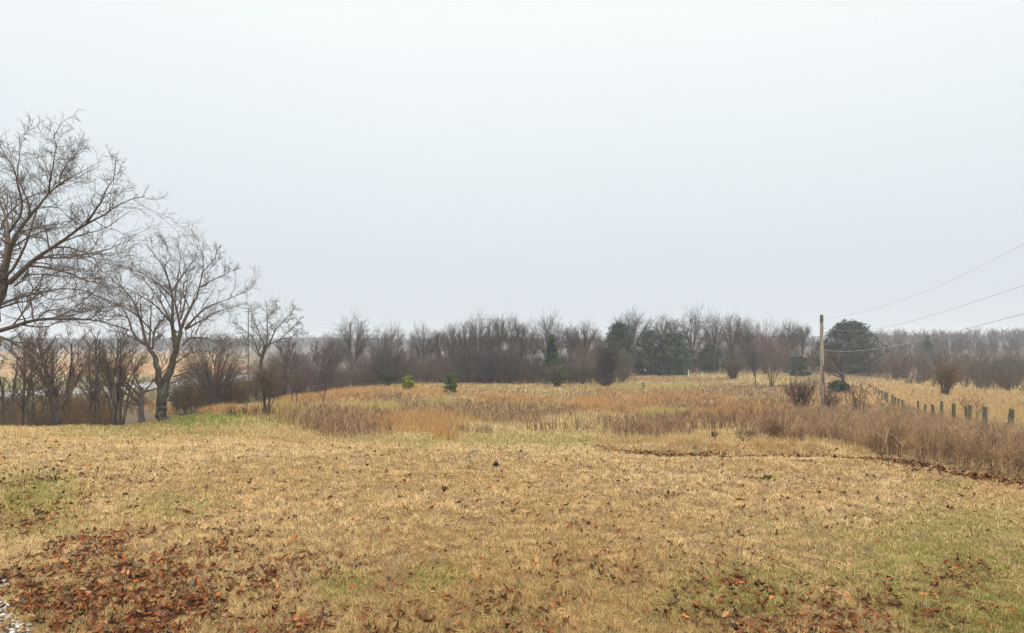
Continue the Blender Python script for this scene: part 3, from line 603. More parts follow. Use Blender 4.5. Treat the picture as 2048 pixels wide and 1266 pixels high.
# traced trees near the lawn
def traced_tree(name, label, d0, trunk, limbs, seed, base_r, extra, depth=1.6, tw=.006, lv=(7, 6, 5)):
    r = np.random.default_rng(seed); PTS = []
    base = P3(trunk[0][0], trunk[0][1], d0); base[2] = min(base[2], gp(trunk[0][0], d0)[2] + .05) - .05
    gt = Geo(); gc = Geo()
    def dep(u, v):
        if not PTS: return d0
        q = np.array(PTS); return q[np.argmin((q[:, 0] - u) ** 2 + (q[:, 1] - v) ** 2), 2]
    def line(px_pts, r0, r1, dd, n=12):
        q = smooth_line(px_pts, n); s = np.linspace(0, 1, n); ds = dep(*q[0]); dz = ds + dd * s
        for a, b in zip(q, dz): PTS.append((a[0], a[1], b))
        P = np.array([P3(a[0], a[1], b) for a, b in zip(q, dz)]); P[1:-1] += r.normal(0, .35 * r1 + .004, (n - 2, 3))
        return P, (r1 + (r0 * (.82 if n == 12 else 1) - r1) * (1 - s) ** (1.5 if n == 12 else 1))
    for (pp, r0, r1) in extra:
        P, R = line(pp, r0, r1, r.normal(0, .15), 14)
        if pp is extra[0][0]: P[0, 2] = base[2] - .3; R[0] *= 1.35; R[1] *= 1.06
        tubes(gt, P[None], R[None], 10)
    A = []; AR = []
    for (pp, r0, r1) in limbs:
        P, R = line(pp, r0, r1, r.choice([-1, 1]) * r.uniform(.3, 1) * depth); A.append(P); AR.append(R)
    A = np.array(A); AR = np.array(AR)
    cc = lambda n: srgb(118, 106, 94, .62) * r.uniform(.75, 1.3, (n, 1)) * (1 + r.normal(0, .04, (n, 3)))
    B, BR = grow(A, AR, lv[0], .12, 1., (25, 68), (.2, .55), 7, .5, .2, .07, .35, tw * 1.1, r, .45)
    C, CR = grow(B, BR, lv[1], .12, 1., (25, 65), (.3, .7), 5, .6, .22, .07, .5, tw * .75, r, .4)
    D, DR = grow(C, CR, lv[2], .15, 1., (25, 60), (.35, .8), 4, .7, .2, .06, .6, tw * .55, r, .3)
    E, ER = grow(A[:, -5:], AR[:, -5:], 4, .2, 1., (15, 60), (.18, .42), 6, .7, .2, .07, .5, tw * .8, r, .3)
    E2, ER2 = grow(E, ER, 6, .1, 1., (25, 62), (.25, .65), 4, .7, .2, .06, .5, tw * .6, r, .3)
    t = thing(name, label, 'tree', base)
    for Q, QR, k in ((A, AR, 7), (B, BR, 4), (C, CR, 3), (D, DR, 3), (E, ER, 3), (E2, ER2, 3)): tubes(gc, Q, QR, k, cc(len(Q)))
    obj('trunk', gt.mesh('trunk', M_bark, True, False, base), t)
    obj('crown', gc.mesh('crown', M_twig, False, True, base), t)
    return t
traced_tree('big_bare_tree', 'biggest leafless tree, its long branches reaching in from the frame edge', 20,
 None or [(-38, 880)], [
 ([(19,566),(57,528),(76,513),(106,496),(140,471),(174,445),(199,437),(224,418),(252,399),(290,392)], .105, .012),
 ([(174,445),(184,430),(205,401),(212,378),(227,361),(232,325)], .045, .008),
 ([(9,545),(21,502),(25,477),(38,460),(63,426),(83,407),(99,382),(118,371),(146,352),(176,337)], .11, .010),
 ([(99,382),(99,361),(108,327),(112,297),(108,268)], .035, .007), ([(118,371),(121,346),(133,331),(148,310),(163,297)], .03, .007),
 ([(8,536),(17,479),(17,467),(13,433),(0,403),(-20,350),(-25,300)], .10, .012),
 ([(19,464),(36,439),(45,426),(44,401),(32,354),(25,329),(10,312),(-5,280)], .05, .008), ([(61,428),(55,397),(34,354),(40,300),(38,266)], .04, .008),
 ([(2,458),(13,430),(53,395),(99,380),(140,340)], .045, .008), ([(38,467),(63,456),(102,450),(140,441),(161,430)], .035, .007),
 ([(30,492),(51,477),(91,460),(118,454),(150,456)], .04, .007), ([(106,496),(133,493),(152,500),(171,506),(227,512),(254,500)], .04, .007),
 ([(74,519),(114,509),(152,510),(195,517),(227,524),(265,524)], .04, .008), ([(61,526),(85,526),(106,533),(133,534),(184,540)], .03, .008),
 ([(51,549),(80,548),(133,553),(205,559)], .03, .008), ([(28,572),(45,562),(55,543),(59,532)], .04, .02),
 ([(0,610),(34,595),(63,589),(114,578),(161,578),(190,591),(218,606)], .055, .008), ([(-5,618),(23,608),(63,600),(89,591)], .045, .012),
 ([(-22,668),(0,659),(34,653),(63,640),(80,637),(114,638),(180,639),(209,644),(256,659)], .10, .012),
 ([(66,636),(61,600),(65,574),(57,555)], .04, .014), ([(78,634),(95,621),(133,616),(165,627)], .03, .008), ([(182,638),(197,623),(214,613),(235,612)], .02, .007),
 ([(-20,672),(0,674),(25,682),(62,708),(86,727)], .07, .016), ([(12,552),(30,535),(60,470),(70,424),(102,381),(130,360)], .06, .009),
 ([(-5,570),(-60,500),(-140,430),(-230,400)], .11, .012), ([(-12,600),(-90,560),(-190,540),(-300,560)], .10, .012), ([(0,540),(-40,440),(-90,350),(-110,280)], .09, .01), ([(-24,690),(-100,650),(-200,640),(-280,680)], .08, .01)],
 31, .3, [([(-38, 880), (-34, 800), (-26, 700), (-14, 630), (0, 590), (8, 566)], .32, .125), ([(8, 566), (8, 545), (9, 530)], .125, .09)], depth=2.2, tw=.0052, lv=(12, 7, 5))
traced_tree('forked_tree', 'leafless forked tree with a lichen-grey trunk on the green lawn edge', 30, [(324, 844)], [
 ([(279,682),(262,663),(260,645),(250,622),(229,604),(180,587)], .075, .010), ([(293,690),(283,645),(272,612),(260,591),(233,565),(207,546),(186,526)], .10, .010),
 ([(303,661),(279,635),(254,618),(229,602),(201,579)], .06, .009), ([(299,690),(301,651),(303,616),(308,591)], .07, .010),
 ([(305,698),(309,659),(320,643),(328,641),(328,630)], .075, .03), ([(283,684),(248,667),(219,659)], .06, .012),
 ([(350,686),(344,655),(345,583),(332,546),(320,524),(295,491)], .13, .010), ([(346,580),(365,550),(391,517),(396,491)], .07, .009),
 ([(344,595),(320,569),(283,546),(242,530)], .06, .009), ([(336,556),(328,532),(342,517),(328,480)], .045, .008),
 ([(344,649),(324,608),(307,583),(287,558),(258,536)], .07, .009), ([(342,645),(311,610),(278,589),(248,575),(222,560)], .06, .009),
 ([(363,668),(352,614),(348,600),(356,560),(362,510),(352,478)], .09, .009), ([(363,657),(373,630),(396,591),(398,575),(408,542),(404,505),(394,474)], .10, .009),
 ([(398,575),(437,554),(463,542),(476,538)], .045, .008), ([(408,542),(426,522),(437,497)], .035, .008),
 ([(361,639),(369,608),(373,575),(377,542),(394,532)], .065, .009), ([(371,657),(398,626),(418,612),(453,600),(476,590),(500,579)], .075, .009),
 ([(371,659),(406,639),(435,622),(467,616),(488,608)], .07, .009), ([(365,692),(377,676),(389,674),(416,678),(430,684),(451,678)], .08, .014),
 ([(391,669),(400,647),(426,628),(443,622)], .045, .009), ([(345,729),(376,708),(400,700),(425,706)], .05, .010), ([(347,753),(380,743),(420,735)], .045, .010),
 ([(300,700),(322,660),(334,690),(326,720)], .02, .01)],
 32, .2, [([(324, 844), (324, 810), (325, 778)], .235, .235), ([(323, 784), (316, 745), (311, 716), (300, 694), (281, 683)], .18, .065), ([(327, 784), (334, 760), (345, 725), (354, 694), (361, 660)], .205, .095), ([(353, 700), (350, 684), (346, 660)], .12, .09)], depth=1.4, tw=.0062, lv=(10, 6, 5))
traced_tree('field_edge_oak', 'open leafless oak with a dark trunk in the brown hedge', 45, [(522, 800)], [
 ([(533,693),(535,660),(534,626),(532,604)], .09, .012), ([(537,692),(552,657),(572,640),(590,615)], .08, .012), ([(522,716),(504,671),(484,657),(470,648)], .08, .012),
 ([(537,690),(559,679),(581,675),(605,662)], .07, .012), ([(530,696),(515,657),(504,631),(501,617)], .07, .012), ([(524,752),(545,752),(548,728)], .05, .02), ([(534,640),(546,620),(552,606)], .04, .01), ([(560,679),(580,660),(598,640)], .04, .01), ([(525,720),(500,690),(478,682)], .05, .012)],
 33, .15, [([(522, 805), (522, 750), (523, 713), (535, 690)], .16, .10), ([(523, 716), (526, 704), (530, 692)], .12, .09)], depth=1.3, tw=.0085, lv=(11, 7, 5))

# ------------------------------------------------------------------ shrubs as things
def shrub_mesh(seed, stems=9, h=1.0, spread=.35, nt=8, sub=4, tw=.006, col_=(srgb(120, 98, 84), .55), low=.15, bs=.08):
    r = np.random.default_rng(seed); a = r.uniform(0, 6.283, stems)
    b0 = np.stack([np.cos(a) * .08, np.sin(a) * .08, np.full(stems, -.12 if bs < .3 else -.25)], 1) * h
    b0[:, :2] *= bs / .08 * np.sqrt(r.random((stems, 1)))
    hh = r.uniform(.7 if bs < .3 else .3, 1.0, stems) * h; sp = r.uniform(.2, 1, stems) * spread * h
    tp = np.stack([np.cos(a) * sp, np.sin(a) * sp, hh], 1)
    if bs > .3: tp[:, :2] = tp[:, :2] * .5 + b0[:, :2]
    P = np.stack([b0, b0 + (tp - b0) * np.array([.45, .45, .5]), b0 * .2 + tp * .8, tp], 1) + r.normal(0, .02, (stems, 4, 3)) * h
    R = np.linspace(1.6, .5, 4)[None] * tw * np.ones((stems, 1)) * 1.6
    gs = Geo(); gc = Geo(); cs = lambda n: col_[0] * col_[1] * r.uniform(.7, 1.3, (n, 1))
    if stems <= 99:
        gs = []
        for q in range(stems): g1 = Geo(); tubes(g1, P[q:q + 1], R[q:q + 1], 5, cs(1)); gs.append(g1)
    else: tubes(gs, P, R, 4, cs(stems))
    A, AR = grow(P, R, nt, low, 1., (18, 52), (.3, .6), 3, .6, .15, .1, .5, tw * .7, r, .4)
    B, BR = grow(A, AR, sub, .2, 1., (20, 55), (.4, .8), 3, .7, .15, .08, .5, tw * .5, r, .3)
    tubes(gc, A, AR, 3, cs(len(A))); ribbons(gc, B, BR * 2.2, cs(len(B)) * 1.1, r)
    return gs, gc
def shrub(u, d, vtop, label, seed, name='shrub', group=None, dz=0, **kw):
    b = gp(u, d); b[2] += dz; h = P3(u, vtop, d)[2] - b[2]
    gs, gc = shrub_mesh(seed, h=h, **kw)
    t = thing(name, label, 'shrub' if name != 'sapling' else 'sapling', b, group)
    [obj('stem', q.mesh('stem', M_twig), t) for q in (gs if isinstance(gs, list) else [gs])]; obj('crown', gc.mesh('crown', M_twig), t)
shrub(1600, 42, 768, 'dense dark brown shrub left of the utility pole', 101, stems=16, spread=.5, nt=9, sub=6, tw=.013, col_=(srgb(124, 96, 80), .5))
shrub(1660, 40, 786, 'upright twiggy shrub at the foot of the utility pole', 102, stems=10, spread=.35, nt=8, sub=5, tw=.012, col_=(srgb(132, 106, 84), .55))
shrub(1720, 33, 776, 'small bare sapling between utility pole and fence row', 103, 'sapling', stems=4, spread=.5, nt=9, sub=4, tw=.010)
shrub(1497, 13.2, 862, 'low twiggy grey shrub just behind the grassy bank', 104, stems=16, spread=.6, nt=8, sub=5, tw=.004, col_=(srgb(150, 126, 104), .6))
shrub(1548, 12.8, 846, 'taller brown shrub where the brush begins behind the bank', 114, stems=18, spread=.5, nt=8, sub=6, tw=.004, col_=(srgb(150, 122, 98), .6))
shrub(1429, 17.5, 864, 'tiny dark shrub left of the low twiggy grey one', 105, stems=9, spread=.5, nt=6, sub=4, tw=.005)
shrub(1116, 25, 833, 'patch of thin upright weed stalks in the short grass', 106, 'weed_clump', bs=2.6, stems=70, spread=.6, nt=3, sub=2, tw=.006, col_=(srgb(150, 126, 96), .6))
shrub(1440, 24, 836, 'thin weed clump right of the dark brown weed drift', 107, 'weed_clump', bs=2.6, stems=70, spread=.6, nt=4, sub=2, tw=.006, col_=(srgb(150, 122, 94), .6))
shrub(945, 23, 848, 'sparse weed stalks beside a single orange grass tuft', 108, 'weed_clump', bs=2.6, stems=70, spread=.6, nt=3, sub=2, tw=.005, col_=(srgb(160, 136, 104), .62))
shrub(534, 31, 752, 'slender multi-stemmed sapling where the lawn meets the ridge', 109, 'sapling', stems=7, spread=.35, nt=8, sub=5, tw=.012, low=.3, col_=(srgb(110, 92, 80), .5))
shrub(590, 46, 752, 'small single-stemmed sapling on the tan ridge', 110, 'sapling', stems=2, spread=.3, nt=12, sub=6, tw=.018, low=.3)
shrub(646, 52, 768, 'crooked little sapling on the ridge under the purplish tree', 111, 'sapling', stems=3, spread=.55, nt=9, sub=5, tw=.016, low=.35)
shrub(1211, 88, 704, 'tall dark egg-shaped shrub at the end of the tree line', 112, stems=26, spread=.32, nt=11, sub=7, tw=.024, low=.03, col_=(srgb(92, 82, 78), .5))
shrub(1465, 104, 728, 'olive brown rounded bush at the top of the field', 113, stems=26, spread=.7, nt=9, sub=7, tw=.028, low=.05, col_=(srgb(122, 104, 76), .5))
shrub(1115, 88, 738, 'greenish brown bush below the small bright green pine', 115, stems=24, spread=.8, nt=9, sub=7, tw=.024, low=.05, col_=(srgb(108, 104, 76), .5))
shrub(774, 82, 744, 'dark bush at the crest left of the yellow-green young pine', 116, stems=18, spread=.9, nt=9, sub=7, tw=.022, low=.2, col_=(srgb(86, 80, 64), .5))
shrub(1892, 62, 738, 'big pale brown many-stemmed bush in the golden grass', 117, stems=30, spread=.5, nt=9, sub=7, tw=.016, low=.25, col_=(srgb(140, 118, 96), .55))
shrub(1943, 17.2, 796, 'pair of thin upright saplings beside the split fence post', 118, 'sapling', stems=5, spread=.2, nt=6, sub=2, tw=.006, low=.3, col_=(srgb(150, 136, 100), .55))
shrub(500, 30, 812, 'low brown weeds clump on the bend of the swale', 119, 'weed_clump', bs=2.6, stems=70, spread=.6, nt=5, sub=3, tw=.006)

# ------------------------------------------------------------------ evergreens
def evergreen(u, d, vtop, uw, label, shape, cols_w, seed, n=2600, fs=.25, clump=70, name='pine_tree', cat='evergreen tree', trunk_r=.14, vbase=None, low=.1):
    r = np.random.default_rng(seed); b = gp(u, d)
    if vbase: b[2] = P3(u, vbase, d)[2]
    h = P3(u, vtop, d)[2] - b[2]; wd = uw / 2 / F * d
    t = thing(name, label, cat, b)
    gt = Geo(); zz = np.linspace(-.03, .93, 6) * h
    tr = np.stack([r.normal(0, .02, 6) * wd, r.normal(0, .02, 6) * wd, zz], 1); tubes(gt, tr[None], (trunk_r * np.linspace(1, .25, 6))[None], 6)
    zt = r.uniform(low, 1, clump); zt[0] = .98; zt[1] = .95
    rr = np.interp(zt, [s[0] for s in shape], [s[1] for s in shape]) * wd
    a = r.uniform(0, 6.283, clump); rad = rr * np.sqrt(r.uniform(.15, 1, clump)) * r.uniform(.7, 1.2, clump)
    ctr = np.stack([np.cos(a) * rad, np.sin(a) * rad, zt * h * .985], 1)
    base = np.stack([np.zeros(clump), np.zeros(clump), np.maximum(ctr[:, 2] - rad * .55, .03 * h)], 1)
    tubes(gt, np.stack([base, base * .45 + ctr * .55 + [0, 0, -.02 * h], ctr], 1), np.array([[.3, .2, .1]]) * trunk_r * np.ones((clump, 1)), 3)
    n = int(n * .8); k = r.integers(0, clump, n); cs = (.17 * wd * r.uniform(.5, 1.6, clump))[k]
    q = nrm(r.normal(size=(n, 3))); p = ctr[k] + q * (cs * r.random(n) ** .4)[:, None] * np.array([1.1, 1.1, .8])
    dr = nrm(q * .8 + r.normal(size=(n, 3)) * .6 + [0, 0, .25]); L = fs * r.uniform(.6, 1.3, n)
    P = np.stack([p - dr * L[:, None] / 2, p, p + dr * L[:, None] / 2], 1); W = (L * .34)[:, None] * np.array([.5, 1, .25])
    gc = Geo(); C = (mixc(*cols_w, clump, r) * r.uniform(.55, 1.5, (clump, 1)))[k] * r.uniform(.6, 1.4, (n, 1)); ribbons(gc, P, W, C, r)
    obj('trunk', gt.mesh('trunk', M_bark2, True, False), t); obj('crown', gc.mesh('crown', M_needle), t)
CONE = [(0, .8), (.25, 1), (.6, .72), (1, .12)]; ROUND = [(0, .8), (.3, 1), (.6, .95), (.85, .7), (1, .3)]; PINE = [(0, .2), (.3, .7), (.5, 1), (.75, .8), (.9, .5), (1, .2)]; EGG = [(0, .6), (.3, 1), (.6, .95), (.9, .55), (1, .25)]
YG = ([srgb(168, 172, 46, .7), srgb(128, 142, 44, .65), srgb(196, 190, 70, .7)], [3, 3, 1]); YG2 = ([srgb(104, 132, 50, .62), srgb(136, 158, 60, .65), srgb(74, 102, 46, .6)], [3, 2, 2])
DG = ([srgb(84, 100, 80, .6), srgb(70, 86, 74, .6), srgb(98, 110, 82, .6)], [3, 3, 2]); CG = ([srgb(88, 104, 84, .6), srgb(74, 92, 78, .6), srgb(104, 116, 86, .6)], [3, 3, 2]); BG = ([srgb(66, 104, 50, .55), srgb(80, 120, 54, .55), srgb(54, 84, 50, .55)], [3, 2, 2])
evergreen(816, 70, 752, 28, 'squat yellow-green young pine on the field crest', EGG, YG, 201, 2200, .22, 60, 'young_pine', 'young pine', .05)
evergreen(902, 64, 747, 26, 'taller dark-based green young pine on the field crest', EGG, YG2, 202, 2600, .22, 70, 'young_pine', 'young pine', .05, low=.16)
evergreen(1286, 66, 765, 9, 'tiny pine seedling alone in the orange grass', EGG, YG2, 203, 500, .12, 24, 'young_pine', 'young pine', .02)
evergreen(1103, 96, 670, 36, 'small bright green pine poking above the undergrowth', CONE, BG, 204, 3200, .42, 90, trunk_r=.14, low=.3)
evergreen(1240, 116, 648, 78, 'tall dark layered pine left of the rounded cedars', PINE, DG, 205, 7000, .55, 130, trunk_r=.25, low=.25)
evergreen(1300, 118, 664, 62, 'dark green cedar between layered pine and round cedar', ROUND, CG, 206, 7000, .5, 150, 'cedar_tree', trunk_r=.2, low=.02)
evergreen(1345, 117, 668, 70, 'broad round-topped dark cedar beside the two-stemmed tree', ROUND, CG, 207, 8500, .5, 180, 'cedar_tree', trunk_r=.2, low=.02)
evergreen(1420, 130, 690, 50, 'dull green evergreen half hidden by bare trees', ROUND, DG, 208, 3500, .5, 100, 'cedar_tree', trunk_r=.2, low=.05)
evergreen(1596, 112, 715, 46, 'low dark evergreen shrub left of the utility pole', ROUND, DG, 209, 3500, .45, 100, 'cedar_shrub', 'evergreen shrub', .1, low=.02)
evergreen(1698, 128, 645, 128, 'big broad pine rising behind the utility pole', [(0, .8), (.3, 1), (.55, .95), (.75, .7), (.9, .4), (1, .2)], ([srgb(70, 86, 70, .55), srgb(60, 76, 66, .55), srgb(86, 98, 74, .58)], [3, 3, 2]), 210, 9000, .6, 170, trunk_r=.3, low=.04)
evergreen(1678, 70, 764, 44, 'low dark evergreen bush right of the utility pole foot', ROUND, DG, 211, 2600, .3, 80, 'cedar_shrub', 'evergreen shrub', .05, low=.02)
evergreen(1857, 165, 672, 28, 'dark pine top standing above the brown hillside woods', CONE, DG, 212, 2600, .6, 70, trunk_r=.2)
evergreen(2020, 120, 720, 60, 'dull green cedar low on the wooded hillside', ROUND, BG, 213, 4200, .5, 110, 'cedar_tree', trunk_r=.2, low=.02)
evergreen(1965, 130, 728, 50, 'smaller green cedar left of the other hillside cedar', ROUND, BG, 214, 3200, .5, 90, 'cedar_tree', trunk_r=.2, low=.02)
evergreen(362, 58, 780, 42, 'low dark evergreen bush behind the forked tree', ROUND, DG, 215, 2600, .25, 80, 'cedar_shrub', 'evergreen shrub', .05, low=.02)

# ------------------------------------------------------------------ undergrowth and woods (masses)
def clumps(G, u, d, h, cols_w, stems=5, nt=6, sub=4, tw=.018, spread=.35, r=rng):
    m = len(u); x = (u - CX) / F * d; z = H(x, d)
    x = np.repeat(x, stems); y = np.repeat(d, stems); z = np.repeat(z, stems); hh = np.repeat(h, stems) * r.uniform(.55, 1.05, m * stems)
    a = r.uniform(0, 6.283, m * stems); sp = hh * r.uniform(.05, 1, m * stems) * spread
    b0 = np.stack([x + np.cos(a) * .2, y + np.sin(a) * .2, z - .1], 1); tp = np.stack([np.cos(a) * sp, np.sin(a) * sp, hh], 1)
    P = np.stack([b0, b0 + tp * [.4, .4, .5], b0 + tp], 1) + r.normal(0, .03, (m * stems, 3, 3)) * hh[:, None, None]
    C = np.repeat(mixc(*cols_w, m, r), stems, 0) * r.uniform(.8, 1.2, (m * stems, 1))
    R = tw * np.linspace(1.3, .6, 3)[None] * np.ones((m * stems, 1))
    ribbons(G, P, R * 2, C * .95, r)
    A, AR = grow(P, R, nt, .15, 1., (18, 50), (.25, .5), 3, .7, .14, .12, .6, tw * .6, r, .35)
    ribbons(G, A, AR * 2, np.repeat(C, nt, 0) * r.uniform(.8, 1.25, (len(A), 1)), r)
    B, BR = grow(A, AR, sub, .2, 1., (20, 50), (.4, .8), 2, .8, .1, .12, .6, tw * .5, r, .3)
    ribbons(G, B, BR * 2, np.repeat(C, nt * sub, 0) * r.uniform(.85, 1.35, (len(B), 1)), r)
UC = ([srgb(112, 98, 88, .52), srgb(100, 96, 92, .5), srgb(122, 96, 86, .52), srgb(108, 104, 80, .52), srgb(128, 112, 100, .54)], [4, 3, 3, 2, 2])
UB = ([srgb(126, 104, 78, .55), srgb(112, 92, 74, .5), srgb(134, 108, 72, .55), srgb(104, 90, 78, .5)], [3, 3, 2, 2])
G = Geo()
U = lambda a, b, n: rng.uniform(a, b, n)
n = 150; u = U(-190, 225, n); clumps(G, u, U(30, 54, n), U(1.2, 2.8, n), UB, 6, 6, 4, .009, .35)
n = 150; u = U(-190, 235, n); clumps(G, u, U(24, 52, n), U(.6, 1.6, n), UB, 5, 6, 4, .007, .5)
n = 110; u = U(-150, 330, n); clumps(G, u, U(50, 74, n), U(1.0, 2.4, n), UB, 5, 6, 4, .012, .5)
n = 120; u = U(355, 560, n); clumps(G, u, np.interp(u, [355, 450, 560], [50, 48, 62]) + U(0, 14, n), U(2.0, 3.6, n), UB, 6, 6, 5, .013, .4)
n = 150; u = U(520, 740, n); clumps(G, u, np.interp(u, [520, 600, 740], [58, 66, 84]) + U(0, 14, n), U(2.2, 4.2, n), UC, 6, 6, 5, .016, .32)
n = 60; u = U(905, 1035, n); clumps(G, u, 95 + U(0, 7, n), U(4.4, 6.0, n), ([srgb(106, 92, 88, .5), srgb(98, 90, 88, .48)], [1, 1]), 8, 7, 5, .02, .2)
n = 300; u = U(720, 1045, n); clumps(G, u, np.interp(u, [720, 850, 1000, 1045], [86, 94, 96, 96]) + U(0, 14, n), U(2.4, 4.9, n), UC, 6, 6, 5, .02, .28)
n = 110; u = U(1035, 1165, n); clumps(G, u, 96 + U(0, 14, n), U(1.8, 4.2, n), UC, 6, 6, 5, .02, .35)
n = 70; u = U(1110, 1260, n); clumps(G, u, 96 + U(0, 16, n), U(2.2, 4.6, n), UC, 6, 6, 5, .02, .3)
n = 210; u = U(1230, 1720, n); clumps(G, u, 126 + U(0, 20, n), U(2.2, 5.0, n), UC, 6, 6, 5, .024, .3)
n = 330; u = U(1690, 2250, n); q0 = U(0, 1, n); clumps(G, u, np.interp(u, [1690, 1740, 1800, 1880, 1960, 2048, 2250], [130, 118, 94, 78, 68, 62, 56]) + q0 * 60, .9 + 3.6 * q0 ** .7 * U(.6, 1.2, n), UC, 6, 6, 5, .019, .36)
o = obj('undergrowth', G.mesh('undergrowth', M_twig)); tag(o, 'tangled grey-brown undergrowth massed below the bare trees', 'undergrowth', kind='stuff')
def wood_mass(name, label, L, seed):
    r = np.random.default_rng(seed); G = Geo()
    for (n, u0, u1, d0, d1, h0, h1, cw, tw) in L:
        u = r.uniform(u0, u1, n); d = r.uniform(d0, d1, n); x = (u - CX) / F * d; z = H(x, d); h = r.uniform(h0, h1, n)
        b = np.stack([x, d, z - .2], 1); tp = np.stack([r.normal(0, .05, n) * h, r.normal(0, .05, n) * h, h * .55], 1)
        P = np.stack([b, b + tp * .5, b + tp], 1); R = np.array([[1.5, 1.2, .8]]) * tw * 2.6 * (h / 10)[:, None]
        C = mixc(*cw, n, r) * r.uniform(.8, 1.2, (n, 1)); ribbons(G, P, R * 2, C, r)
        A, AR = grow(P, R, 9, .25, 1., (12, 42), (.55, .95), 4, .5, .12, .16, .4, tw, r, .25); ribbons(G, A, AR * 2, np.repeat(C, 9, 0), r)
        B, BR = grow(A, AR, 7, .2, 1., (18, 46), (.3, .6), 3, .7, .14, .12, .5, tw * .7, r, .3); ribbons(G, B, BR * 2, np.repeat(C, 63, 0) * r.uniform(.85, 1.3, (len(B), 1)), r)
        D, DR = grow(B, BR, 3, .3, 1., (18, 46), (.4, .7), 2, .8, .1, .1, .6, tw * .6, r, .3); ribbons(G, D, DR * 2, np.repeat(C, 189, 0) * r.uniform(.85, 1.35, (len(D), 1)), r)
    o = obj(name, G.mesh(name, M_twig)); return tag(o, label, 'woods', kind='stuff')
WC = ([srgb(116, 106, 100, .55), srgb(104, 100, 98, .55), srgb(126, 108, 98, .55)], [3, 3, 2]); WR = ([srgb(132, 110, 98, .55), srgb(120, 104, 98, .55), srgb(140, 112, 92, .55)], [3, 3, 2])
wood_mass('hillside_woods', 'hazy leafless woods covering the far right hillside', [(210, 1690, 2350, 160, 235, 6, 9.2, WC, .038), (260, 1660, 2350, 240, 380, 9, 12.4, WC, .055), (170, 1760, 2350, 100, 155, 3.8, 6.8, WR, .026)], 41)
wood_mass('back_woods', 'thin leafless woods standing behind the tree line', [(100, 870, 1240, 110, 134, 5, 8.2, WC, .022), (90, 1240, 1690, 136, 164, 6, 9.4, WC, .024), (80, 540, 890, 108, 170, 4.5, 7.2, WC, .024)], 42)
wood_mass('far_woods', 'blue-grey woods on the far side of the left valley', [(120, -200, 420, 420, 520, 9, 15, WC, .12), (150, 400, 1000, 330, 520, 8, 16, WC, .08), (120, 1000, 1700, 280, 480, 9, 15, WC, .07), (190, 640, 1720, 165, 300, 5, 8.5, WC, .045)], 43)

# far hills
xs = np.linspace(-700, 700, 160); ys = np.linspace(560, 1000, 24); X, Y = np.meshgrid(xs, ys, indexing='ij')
Zh = H(X, Y, False) + 12 * np.sin(np.clip((Y - 560) / 200, 0, 1) * math.pi / 2) * (.75 + .5 * fbm(X * .008, Y * .008, 91)) - 1.5 + 2.5 * (fbm(X * .09, Y * .09, 92) - .5)
ia = np.arange(159)[:, None] * 24; ja = np.arange(23)[None]; Fh = np.stack([ia + ja, ia + 24 + ja, ia + 25 + ja, ia + ja + 1], -1).reshape(-1, 4)
ch = srgb(112, 106, 100, .5) * (.7 + .6 * fbm(X.ravel() * .05, Y.ravel() * .05, 93))[:, None]
o = obj('hills', mesh('hills', np.stack([X.ravel(), Y.ravel(), Zh.ravel()], 1), Fh, M_hill, ch, True)); tag(o, 'low wooded hills along the misty horizon', 'hills', kind='structure')
# road through the left valley
pt = np.array([gxy(a, b) for a, b in ((-330, 74), (-100, 79), (60, 84), (200, 92), (320, 102), (430, 116), (560, 140))]); pt = smooth_line(pt, 60)
nn = nrm(np.gradient(pt, axis=0)); nn = np.stack([-nn[:, 1], nn[:, 0]], 1); A_ = pt - nn * 5.5; B_ = pt + nn * 5.5
mid_z = np.maximum(np.maximum(H(A_[:, 0], A_[:, 1]), H(B_[:, 0], B_[:, 1])), H(pt[:, 0], pt[:, 1])) + .08
V = np.concatenate([np.column_stack([A_, mid_z]), np.column_stack([B_, mid_z]), np.column_stack([A_, mid_z - .6]), np.column_stack([B_, mid_z - .6])]); k = np.arange(59)
Fr = np.concatenate([np.stack([k, k + 1, k + 61, k + 60], 1), np.stack([k + 120, k + 121, k + 1, k], 1), np.stack([k + 60, k + 61, k + 181, k + 180], 1)])
o = obj('road', mesh('road', V, Fr, M_road)); tag(o, 'pale road crossing the valley behind the thin trees', 'road', kind='structure')

# ------------------------------------------------------------------ utility pole, wires, posts
dP = 42.0; b = gp(1646.5, dP); b[2] = min(b[2], P3(0, 830, dP)[2]) ; top = P3(1642.5, 632, dP)
t = thing('utility_pole', 'tall weathered wooden utility pole with a dark split down its side', 'utility pole', b)
gt = Geo(); n = 16; s = np.linspace(0, 1, n)
PP = np.stack([(top[0] - b[0]) * s + .025 * np.sin(s * 7), .02 * np.sin(s * 5), -.5 + (top[2] - b[2] + .5) * s], 1)
tubes(gt, PP[None], (np.linspace(.15, .105, n) * (1 + .06 * np.sin(s * 23)))[None], 12, cap=True); obj('shaft', gt.mesh('shaft', M_pole, True, False), t)
gs = Geo()
for (z0, z1, dx, w) in ((.28, .60, .02, .075), (.14, .40, .05, .07)):
    q = np.linspace(z0, z1, 6); Q = np.stack([np.interp(q, s, PP[:, 0]) + dx + .008 * np.sin(q * 60), np.interp(q, s, PP[:, 1]) - np.interp(q, s, np.linspace(.15, .105, n)) + .045, np.interp(q, s, PP[:, 2])], 1)
    tubes(gs, Q[None], (np.array([.2, .8, 1, .9, .7, .15]) * w)[None], 6)
ge = Geo(); q = np.array([.91, .96, .985, 1.012]); tubes(ge, np.stack([np.interp(q, s, PP[:, 0]), np.interp(q, s, PP[:, 1]), PP[-1, 2] * q], 1)[None], np.array([[.108, .113, .112, .10]]), 12, cap=True); obj('top_end', ge.mesh('top_end', M_post, False, False), t)
obj('split', gs.mesh('split', M_dark, False, False), t)
